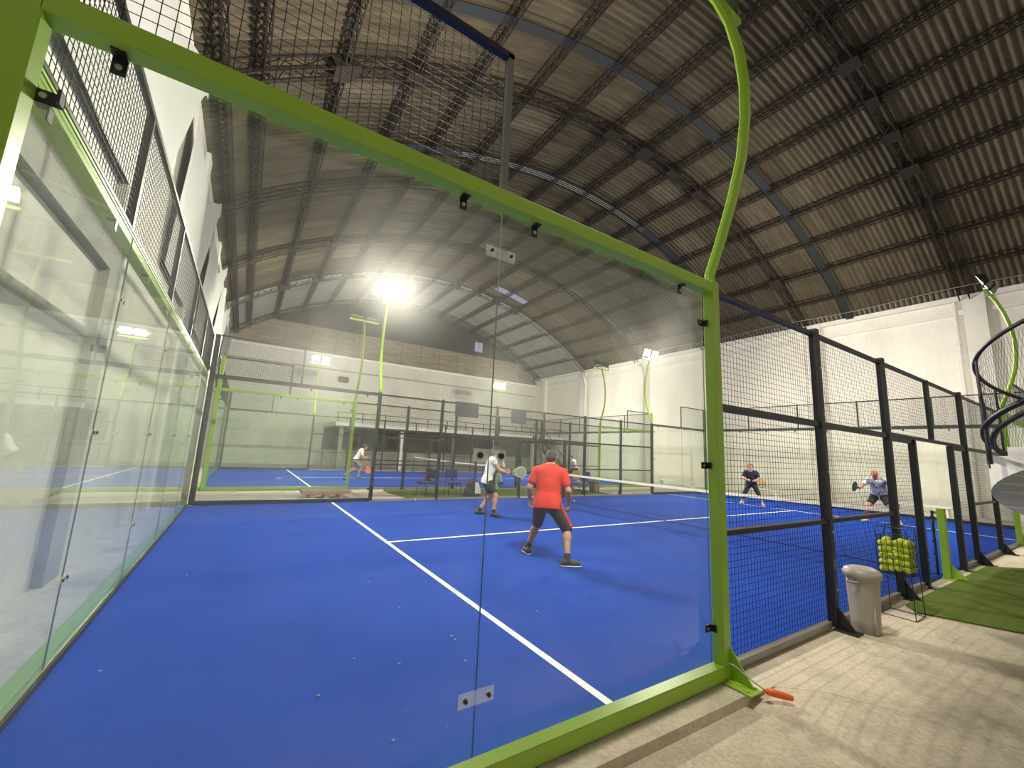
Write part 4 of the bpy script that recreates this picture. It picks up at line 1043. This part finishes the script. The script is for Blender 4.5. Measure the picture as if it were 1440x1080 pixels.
def lerp(a, b, t): return np.array(a)*(1-t)+np.array(b)*t
def unit(v): v = np.array(v, float); return v/np.linalg.norm(v)
def person(label, org, face, J, skin, hair, shirt, shorts, shoes, vox=.012, sleeve=.55, leg=.7, longleg=False, bald=False, cap=None, sole=None, hscale=1.0, stripe=None, sock=None, hairlong=False, fat=1.0, grip=(), hemd=.10):
    """J: joints in local axes (x right, y forward, z up)"""
    cf, sf = cos(face), sin(face)      # face = yaw of forward direction in world
    def X(V):
        V = np.atleast_2d(V); return np.stack([org[0]+V[:, 0]*sf+V[:, 1]*cf, org[1]-V[:, 0]*cf+V[:, 1]*sf, org[2]+V[:, 2]], 1)
    e = thing('person', label, 'person', (org[0], org[1], org[2]))
    j = {k: np.array(v, float) for k, v in J.items()}
    pts = np.array(list(j.values())); lo = pts.min(0)-.24; hi = pts.max(0)+.24; lo[2] = -.03
    spine = unit(j['neck']-j['pelvis']); sh = unit(j['shR']-j['shL']); fwd = unit(np.cross(spine, sh)); 
    if fwd[1] < 0 and abs(fwd[1]) > .05: fwd = -fwd
    hipv = unit(j['hipR']-j['hipL'])
    hd = j['head']; look = unit(J.get('look', (0, 1, 0))) ; upn = unit(hd-j['neck']); side = unit(np.cross(look, upn)); upn = unit(np.cross(side, look))
    H = lambda a, b, c: hd+side*a+look*b+upn*c
    mid = lerp(j['pelvis'], j['neck'], .52); chest = lerp(j['pelvis'], j['neck'], .78)
    def torso(F, g=0.0, k=.06):
        F.cap(j['pelvis']-hipv*.065, j['pelvis']+hipv*.065, .115*fat+g, None, k, fwd, .82)
        F.cap(lerp(j['pelvis'], mid, .3)-sh*.05, mid+(-sh)*.045, .112*fat+g, .115*fat+g, k, fwd, .80)
        F.cap(lerp(j['pelvis'], mid, .3)+sh*.05, mid+sh*.045, .112*fat+g, .115*fat+g, k, fwd, .80)
        F.cap(mid, chest, .135*fat+g, .145*fat+g, k, fwd, .78)
        F.cap(chest-sh*.07, chest+sh*.07, .118*fat+g, None, k, fwd, .82)
        F.cap(lerp(j['shL'], j['shR'], .12), lerp(j['shL'], j['shR'], .88), .058+g, None, k)
        F.cap(chest, j['neck'], .10+g, .06+g, k)
    def limb_arm(F, sd, g=0, t1=1.0, k=.03):
        a, b = j['sh'+sd], j['el'+sd]
        F.cap(a, lerp(a, b, t1), .056+g, .056+g+(.043-.056)*t1, k)
    def hand(F, sd):
        w, el = j['wr'+sd], j['el'+sd]; d = unit(J.get('hd'+sd, w-el)); pn = unit(J.get('pn'+sd, np.cross(d, (0, 1, .2))))
        pn = unit(pn-d*(pn@d)); lat = np.cross(d, pn)
        pc = w+d*.055
        F.cap(w+d*.015, w+d*.085, .036, .040, .012, pn, .42)
        curl = 1.15 if sd in grip else .38
        for i, (o, L) in enumerate(((-.030, .070), (-.010, .078), (.011, .073), (.030, .058))):
            b0 = w+d*.088+lat*o; c1 = .35+curl*.5+.06*i; c2 = c1+curl*.9
            d1 = d*cos(c1*.8)+pn*sin(c1*.8); d2 = d*cos(c2)+pn*sin(c2)
            b1 = b0+d1*L*.52; b2 = b1+d2*L*.5
            F.cap(b0-d*.012, b1, .0098, .0092, .006); F.cap(b1, b2, .0092, .0082, .006)
        b0 = w+d*.028-lat*.030; b1 = b0+unit(d*.62-lat*.72+pn*.35)*.040; b2 = b1+unit(d*.9-lat*.1+pn*(.35+curl*.4))*.034
        F.cap(b0, b1, .0125, .0110, .008); F.cap(b1, b2, .0110, .0092, .006)
    # --- body
    F = Field(lo, hi, vox)
    torso(F)
    F.cap(j['neck']-upn*.02, hd-upn*.06-look*.012, .056, .052, .03)
    F.cap(H(0, -.015, .035), H(0, -.015, .035), .098*hscale, None, .03, side, .82)
    F.cap(H(0, .02, -.02), H(0, .035, -.075), .072*hscale, .042*hscale, .03, side, .86)
    F.cap(H(0, .085, -.005), H(0, .108, -.030), .010, .015, .012)
    F.cap(H(0, .088, -.066), H(0, .088, -.066), .016, None, .012)
    for s_ in (-1, 1):
        F.cap(H(s_*.082, -.012, -.012), H(s_*.088, -.022, .020), .014, .019, .008, side, .5)
        F.cap(H(s_*.033, .098, .018), H(s_*.033, .104, .018), .013, None, .01, sub=True)
    for sd in 'LR':
        limb_arm(F, sd)
        F.cap(j['el'+sd], lerp(j['el'+sd], j['wr'+sd], .3), .043, .046, .025); F.cap(lerp(j['el'+sd], j['wr'+sd], .3), j['wr'+sd], .045, .028, .02)
        hand(F, sd)
        h_, kn, an = j['hip'+sd], j['kn'+sd], j['an'+sd]
        F.cap(h_, kn, .092*fat, .058, .05); back = unit(np.cross(unit(kn-h_), hipv)); back = back if back[1] < 0 else -back
        ca = lerp(kn, an, .28)+back*.012
        F.cap(kn, ca, .054, .060, .03); F.cap(ca, an, .059, .036, .03)
        toe = an+unit(J.get('toe'+sd, (0, 1, 0)))*.14; toe[2] = max(an[2]-.055, .03)
        F.cap(an-np.array([0, 0, .02]), toe, .04, .03, .02)
    F.build('body', skin, e, X)
    # --- eyes
    for s_ in (-1, 1):
        mb = MB(); p = X(H(s_*.033, .087, .018))[0]; mb.sphere(p, .0125, 10, 8); mb.build('eye', M_eye, e)
    # --- shirt
    hem = j['pelvis']-spine*hemd
    G = Field(lo, hi, vox); torso(G, .014, .05)
    G.cap(j['pelvis']-spine*.10-hipv*.062, j['pelvis']-spine*.10+hipv*.062, .136*fat, None, .05, fwd, .86)
    G.cap(j['pelvis']-hipv*.05, j['pelvis']+hipv*.05, .130*fat, None, .05, fwd, .86)
    if sleeve > 0:
        for sd in 'LR': limb_arm(G, sd, .020, sleeve, .03)
    G.cut(hem, -spine); G.cap(j['neck']+fwd*.035+spine*.01, j['neck']+spine*.14+fwd*.02, .062, .085, sub=True); G.cut(j['neck']+spine*.035, spine)
    G.build('shirt', shirt, e, X)
    # --- shorts
    G = Field(lo, hi, vox)
    G.cap(j['pelvis']-hipv*.06-spine*.0, j['pelvis']+hipv*.06, .132*fat, None, .05, fwd, .85)
    for sd in 'LR':
        h_, kn, an = j['hip'+sd], j['kn'+sd], j['an'+sd]
        if longleg: G.cap(h_, kn, .104, .066, .05); G.cap(kn, lerp(kn, an, leg), .068, .058, .03)
        else: G.cap(h_, lerp(h_, kn, leg), .108*fat, .088, .04)
    G.cut(j['pelvis']+spine*.075, spine)
    if not longleg:
        for sd in 'LR': pass
    so = G.build('shorts' if not longleg else 'leggings', shorts, e, X)
    if stripe:
        for sd in stripe[1]:
            sgn = 1 if sd == 'R' else -1
            h_, kn = j['hip'+sd], j['kn'+sd]; T = Field(lo, hi, vox)
            d = unit(kn-h_); ol = unit(hipv*sgn-d*((hipv*sgn)@d))
            T.cap(h_+ol*.082*fat, lerp(h_, kn, leg)+ol*.062, .044, .042, .02, ol, .85); T.build('side_stripe', stripe[0], so, X)
    # --- shoes
    for sd in 'LR':
        an = j['an'+sd]; td = unit(J.get('toe'+sd, (0, 1, 0))); T = Field(an-.26, an+.26, min(vox, .012))
        zb = an[2]-.085; lift = J.get('lift'+sd, 0)
        heel = an-td*.045+np.array([0, 0, -.035]); ball = an+td*.115+np.array([0, 0, -.052+td[2]*0]); tip = an+td*.165+np.array([0, 0, -.058])
        T.cap(an+np.array([0, 0, -.005]), heel, .046, .045, .03); T.cap(heel, ball, .045, .046, .03); T.cap(ball, tip, .045, .034, .02)
        if not lift: T.cut((0, 0, an[2]-.088), (0, 0, -1))
        shoe = T.build('shoe', shoes, e, X)
        if sole is not None:
            T = Field(an-.26, an+.26, .010); b = np.array([0, 0, -.075])
            T.cap(an-td*.05+b, an+td*.12+b, .046, .050, .02, (0, 0, 1), .3); T.cap(an+td*.12+b, an+td*.175+b, .050, .034, .02, (0, 0, 1), .3)
            T.build('sole', sole, shoe, X)
        if sock is not None:
            T = Field(an-.26, an+.26, min(vox, .012)); up1 = unit(j['kn'+sd]-an); T.cap(an, an+up1*.075, .046, .046, .01); T.cut(an+up1*.085, up1); T.build('sock', sock, e, X)
    # --- hair or cap
    if not bald:
        T = Field(hd-.25, hd+.25, min(vox, .011))
        T.cap(H(0, -.018, .042), H(0, -.018, .042), .106*hscale, None, .03, side, .84)
        T.cap(H(0, -.045, -.01), H(0, -.045, -.03), .083*hscale, .066*hscale, .03, side, .92)
        if hairlong: T.cap(H(0, -.08, -.02), H(0, -.09, -.12), .05, .03, .03)
        T.cut(H(0, .055, .045), look*.85-upn*.55)
        T.build('hair', hair, e, X)
    if cap is not None:
        T = Field(hd-.3, hd+.3, .011)
        T.cap(H(0, -.015, .045), H(0, -.015, .045), .110*hscale, None, .02, side, .85); T.cut(H(0, 0, .045), -upn)
        co = T.build('cap', cap[0], e, X)
        T = Field(hd-.3, hd+.3, .009); T.cap(H(0, .06, .045), H(0, .135, .030), .075, .062, .01, upn, .14); T.build('cap_brim', cap[1], co, X)
    return X, j
M_eye = plain('eye_dark', (.02, .015, .012), .2)
SK1 = plain('skin_tan', (.42, .22, .14), .55, var=.08); SK2 = plain('skin_light', (.52, .31, .21), .55, var=.08); SK3 = plain('skin_flushed', (.42, .17, .12), .5, var=.08)
HAIR = plain('hair_dark_brown', (.028, .018, .012), .7, var=.3, scale=60); HAIRB = plain('hair_auburn', (.20, .07, .03), .6, var=.3, scale=60); HAIRG = plain('hair_grey_brown', (.07, .055, .045), .7, var=.3, scale=60)
RED = plain('shirt_red', (.56, .026, .018), .8, var=.10, scale=14, bump=.25, bscale=26); BLK = plain('cloth_black', (.014, .015, .02), .8, var=.2)
WHT = plain('shirt_white', (.68, .67, .64), .85, var=.06, scale=10, bump=.2, bscale=22); GRY = plain('cloth_grey', (.20, .20, .21), .85); NVY = plain('shirt_navy', (.018, .025, .05), .85)
CHAR = plain('shorts_charcoal', (.035, .034, .036), .85, var=.2); TEAL = plain('shorts_teal', (.06, .22, .30), .85); SHO = plain('shoe_dark', (.03, .028, .028), .6, var=.3, scale=40); SHW = plain('shoe_white', (.6, .58, .54), .6)
SHT = plain('shoe_brown', (.10, .05, .035), .6); STR = plain('stripe_red', (.55, .03, .04), .8); YEL = plain('cap_brim_yellow', (.55, .45, .06), .7); SOLE = plain('sole_white', (.7, .69, .66), .6); SHG = plain('shoe_green', (.05, .22, .14), .6)
WSHIRT2 = two_tone('shirt_white_grey', (.66, .66, .66), (.13, .16, .21), scale=4.5, lo=.50, hi=.60, fine=20, fvar=.05, rough=.85, bump=0)

person('player in red shirt and black shorts seen from behind on the blue court', (4.86, 3.11, 0), radians(38),
       dict(pelvis=(0, -.05, .83), neck=(-.01, .10, 1.345), head=(-.01, .17, 1.465), look=(.15, 1, -.15), shL=(-.21, .06, 1.275), shR=(.20, .06, 1.265), hipL=(-.105, -.03, .79), hipR=(.105, -.05, .78),
            elL=(-.30, .01, 1.02), wrL=(-.335, .13, .82), hdL=(.02, .25, -1), pnL=(1, .2, 0), elR=(.30, .01, 1.01), wrR=(.285, .15, .80), hdR=(-.1, .5, -.9), pnR=(-1, 0, -.3),
            knL=(-.235, .27, .46), anL=(-.355, .20, .088), toeL=(-.55, .8, 0), knR=(.29, .03, .46), anR=(.355, -.22, .088), toeR=(.9, .4, 0)),
       SK1, HAIR, RED, CHAR, SHO, vox=.0105, sleeve=.62, leg=.95, sole=SOLE, stripe=(STR, 'R'), sock=BLK, fat=1.12, grip='R', hscale=.93, hemd=.115)
X, j = person('player in white sleeveless shirt, dark shorts and black cap holding a padel racket in front', (6.02, 6.96, 0), radians(-18),
       dict(pelvis=(0, -.04, .84), neck=(0, .09, 1.36), head=(0, .15, 1.49), look=(.1, 1, -.05), shL=(-.19, .07, 1.29), shR=(.19, .07, 1.29), hipL=(-.095, -.03, .79), hipR=(.095, -.03, .79),
            elL=(-.24, .24, 1.10), wrL=(-.06, .42, 1.06), hdL=(.4, 1, .1), pnL=(1, 0, -.4), elR=(.25, .22, 1.08), wrR=(.06, .42, 1.02), hdR=(-.3, 1, .0), pnR=(-1, 0, 0),
            knL=(-.15, .12, .46), anL=(-.20, -.16, .088), toeL=(-.2, 1, 0), knR=(.15, .16, .47), anR=(.20, .12, .088), toeR=(.35, 1, 0)),
       SK1, HAIR, WHT, BLK, SHO, vox=.0115, sleeve=.12, leg=.62, cap=(BLK, YEL), grip='LR', sock=BLK)
def racket(label, X, hand, d, nrm, face_col, frame_col):
    """padel racket: hand and direction in the person's local axes"""
    d = unit(d); n = unit(np.array(nrm)-d*(np.array(nrm)@d)); l = np.cross(d, n); h0 = np.array(hand, float)
    W = lambda a, b, c: X(h0+d*a+l*b+n*c)[0]
    base = X(h0)[0]
    e = thing('padel_racket', label, 'racket', tuple(base))
    mb = MB(); mb.tube([W(-.06, 0, 0), W(-.05, 0, 0), W(.07, 0, 0), W(.085, 0, 0)], [.014, .017, .016, .014], 10); mb.build('handle', M['black'], e)
    # outline of the head
    out = []
    for i in range(40):
        t = 2*pi*i/40; a = .285+.135*-cos(t)*1.0; b = .128*sin(t)*(1-.16*cos(t)*1)
        out.append((a, b))
    mb = MB()
    ring = [W(a, b, 0) for a, b in out]; mb.tube(ring, .016, 6, closed=True); 
    mb.tube([W(.08, .0, 0), W(.13, .055, 0), W(.19, .10, 0)], .014, 6).tube([W(.08, 0, 0), W(.13, -.055, 0), W(.19, -.10, 0)], .014, 6); mb.build('frame', frame_col, e)
    mb = MB(); st = .0118; from_in = lambda a, b: ((a-.285)/.128)**2+(b/.122)**2 < 1
    for i in range(-12, 13):
        for k in range(-11, 12):
            a, b = .285+i*st, k*st
            if from_in(a, b) and not (i % 3 == 0 and k % 3 == 0 and from_in(a*1.0+(.0), b*1.25) and abs(i) < 9):
                q = [(a-st/2, b-st/2), (a+st/2, b-st/2), (a+st/2, b+st/2), (a-st/2, b+st/2)]
                mb.add([W(x, y, .014) for x, y in q]+[W(x, y, -.014) for x, y in q], [(0, 1, 2, 3), (7, 6, 5, 4), (0, 4, 5, 1), (1, 5, 6, 2), (2, 6, 7, 3), (3, 7, 4, 0)])
    mb.build('face_pattern', face_col, e)
    mb = MB(); mb.tube([W(-.06, 0, .012), W(-.10, .02, .03), W(-.12, .0, .05), W(-.09, -.02, .03), W(-.06, 0, .012)], .003, 5); mb.build('wrist_cord', M['black'], e)
RK1 = plain('racket_dark_face', (.03, .035, .04), .4); RK2 = plain('racket_lime', (.30, .42, .05), .4); RK3 = plain('racket_tan', (.32, .22, .10), .5); RK4 = plain('racket_green', (.015, .07, .045), .35); RK5 = plain('racket_orange', (.75, .20, .07), .45)
racket('dark padel racket with lime edge held in front by the player in a cap', X, (.03, .50, 1.02), (.1, 1, .10), (1, 0, .3), RK1, RK2)

X, j = person('woman in navy top and black leggings on the far half of the front court', (17.0, 6.4, 0), radians(205),
       dict(pelvis=(0, -.05, .78), neck=(0, .09, 1.26), head=(0, .15, 1.385), look=(0, 1, 0), shL=(-.17, .06, 1.19), shR=(.17, .06, 1.19), hipL=(-.09, -.04, .73), hipR=(.09, -.04, .73),
            elL=(-.27, .10, .98), wrL=(-.14, .30, .90), hdL=(.3, 1, -.1), pnL=(1, 0, 0), elR=(.27, .10, .98), wrR=(.10, .30, .92), hdR=(-.5, 1, -.1), pnR=(-1, 0, 0),
            knL=(-.22, .12, .43), anL=(-.33, -.04, .088), toeL=(-.3, 1, 0), knR=(.22, .12, .43), anR=(.33, -.04, .088), toeR=(.3, 1, 0)),
       SK2, HAIRB, NVY, BLK, SHW, vox=.0125, sleeve=.6, leg=.45, longleg=True, grip='LR', fat=.95, hairlong=True, sock=SHW)
racket('tan padel racket held by the woman in navy top', X, (-.12, .36, .90), (-.75, .55, -.25), (.3, 1, .3), RK3, RK3)
X, j = person('bald man in white and grey shirt lunging beyond the ball basket with a green racket', (16.75, 2.62, 0), radians(188),
       dict(pelvis=(0, -.08, .80), neck=(0, .14, 1.27), head=(.02, .24, 1.385), look=(.25, 1, -.05), shL=(-.20, .09, 1.20), shR=(.20, .13, 1.20), hipL=(-.10, -.06, .75), hipR=(.10, -.06, .75),
            elL=(-.36, .0, 1.02), wrL=(-.38, .20, .90), hdL=(0, 1, -.3), pnL=(1, 0, 0), elR=(.32, .32, 1.03), wrR=(.33, .58, .98), hdR=(.1, 1, .1), pnR=(-1, 0, 0),
            knL=(-.25, .14, .44), anL=(-.38, -.10, .088), toeL=(-.3, 1, 0), knR=(.24, .20, .45), anR=(.34, .08, .088), toeR=(.3, 1, 0)),
       SK3, HAIRG, WSHIRT2, BLK, SHW, vox=.0125, sleeve=.55, leg=.6, bald=True, grip='R', fat=1.05, sock=SHW)
racket('dark green padel racket stretched out by the bald man', X, (.34, .68, .99), (.12, 1, .12), (1, 0, .2), RK4, RK4)
X, j = person('player in white shirt and grey shorts running on the rear court behind the mesh', (5.45, 18.3, 0), radians(-12),
       dict(pelvis=(0, -.05, .84), neck=(0, .20, 1.30), head=(0, .30, 1.41), look=(0, 1, -.1), shL=(-.18, .16, 1.23), shR=(.18, .16, 1.23), hipL=(-.095, -.04, .79), hipR=(.095, -.04, .79),
            elL=(-.26, .12, .98), wrL=(-.20, .36, .92), hdL=(0, 1, 0), pnL=(1, 0, 0), elR=(.27, .24, .97), wrR=(.24, .40, .72), hdR=(0, .4, -1), pnR=(-1, 0, 0),
            knL=(-.11, -.02, .42), anL=(-.12, -.42, .14), toeL=(0, 1, 0), knR=(.12, .24, .46), anR=(.12, .10, .088), toeR=(0, 1, 0)),
       SK1, HAIR, WHT, GRY, SHG, vox=.0145, sleeve=.6, leg=.75, grip='R')
racket('orange padel racket held low by the runner on the rear court', X, (.24, .44, .64), (0, .35, -1), (1, 0, 0), RK5, RK5)
person('player in white top and teal shorts on the rear court near its net', (11.3, 15.0, 0), radians(150),
       dict(pelvis=(0, -.05, .86), neck=(0, .06, 1.38), head=(0, .10, 1.51), look=(0, 1, 0), shL=(-.18, .04, 1.31), shR=(.18, .04, 1.31), hipL=(-.09, -.04, .81), hipR=(.09, -.04, .81),
            elL=(-.27, .08, 1.07), wrL=(-.18, .28, 1.0), elR=(.27, .08, 1.07), wrR=(.18, .28, 1.0), hdL=(.2, 1, 0), hdR=(-.2, 1, 0), pnL=(1, 0, 0), pnR=(-1, 0, 0),
            knL=(-.15, .06, .46), anL=(-.2, -.05, .088), knR=(.15, .06, .46), anR=(.2, -.05, .088)),
       SK2, HAIRG, WHT, TEAL, SHO, vox=.0145, sleeve=.6, leg=.7)
person('player in white shirt and dark shorts crouching on the rear court by its right glass', (16.9, 16.2, 0), radians(185),
       dict(pelvis=(0, -.10, .78), neck=(0, .16, 1.22), head=(0, .25, 1.33), look=(0, 1, .05), shL=(-.19, .12, 1.15), shR=(.19, .12, 1.15), hipL=(-.10, -.08, .73), hipR=(.10, -.08, .73),
            elL=(-.28, .18, .92), wrL=(-.16, .38, .86), elR=(.28, .18, .92), wrR=(.16, .38, .86), hdL=(.2, 1, 0), hdR=(-.2, 1, 0), pnL=(1, 0, 0), pnR=(-1, 0, 0),
            knL=(-.24, .12, .42), anL=(-.32, -.06, .088), knR=(.24, .12, .42), anR=(.32, -.06, .088)),
       SK1, HAIR, WHT, BLK, SHW, vox=.0145, sleeve=.6, leg=.7)

# ------------------------------------------------------------------ world and view
w = bpy.data.worlds.new('world'); SC.world = w; w.use_nodes = True
bg = w.node_tree.nodes.get('Background') or w.node_tree.nodes.new('ShaderNodeBackground')
bg.inputs['Color'].default_value = (.02, .022, .03, 1); bg.inputs['Strength'].default_value = .3
vs_ = SC.view_settings; vs_.view_transform = 'Standard'; vs_.look = 'None'; vs_.gamma = 1.0; vs_.exposure = 0.22; vs_.use_curve_mapping = False
cy = SC.cycles; cy.max_bounces = 24; cy.diffuse_bounces = 5; cy.glossy_bounces = 5; cy.transparent_max_bounces = 64; cy.sample_clamp_indirect = 8.0; cy.use_denoising = True
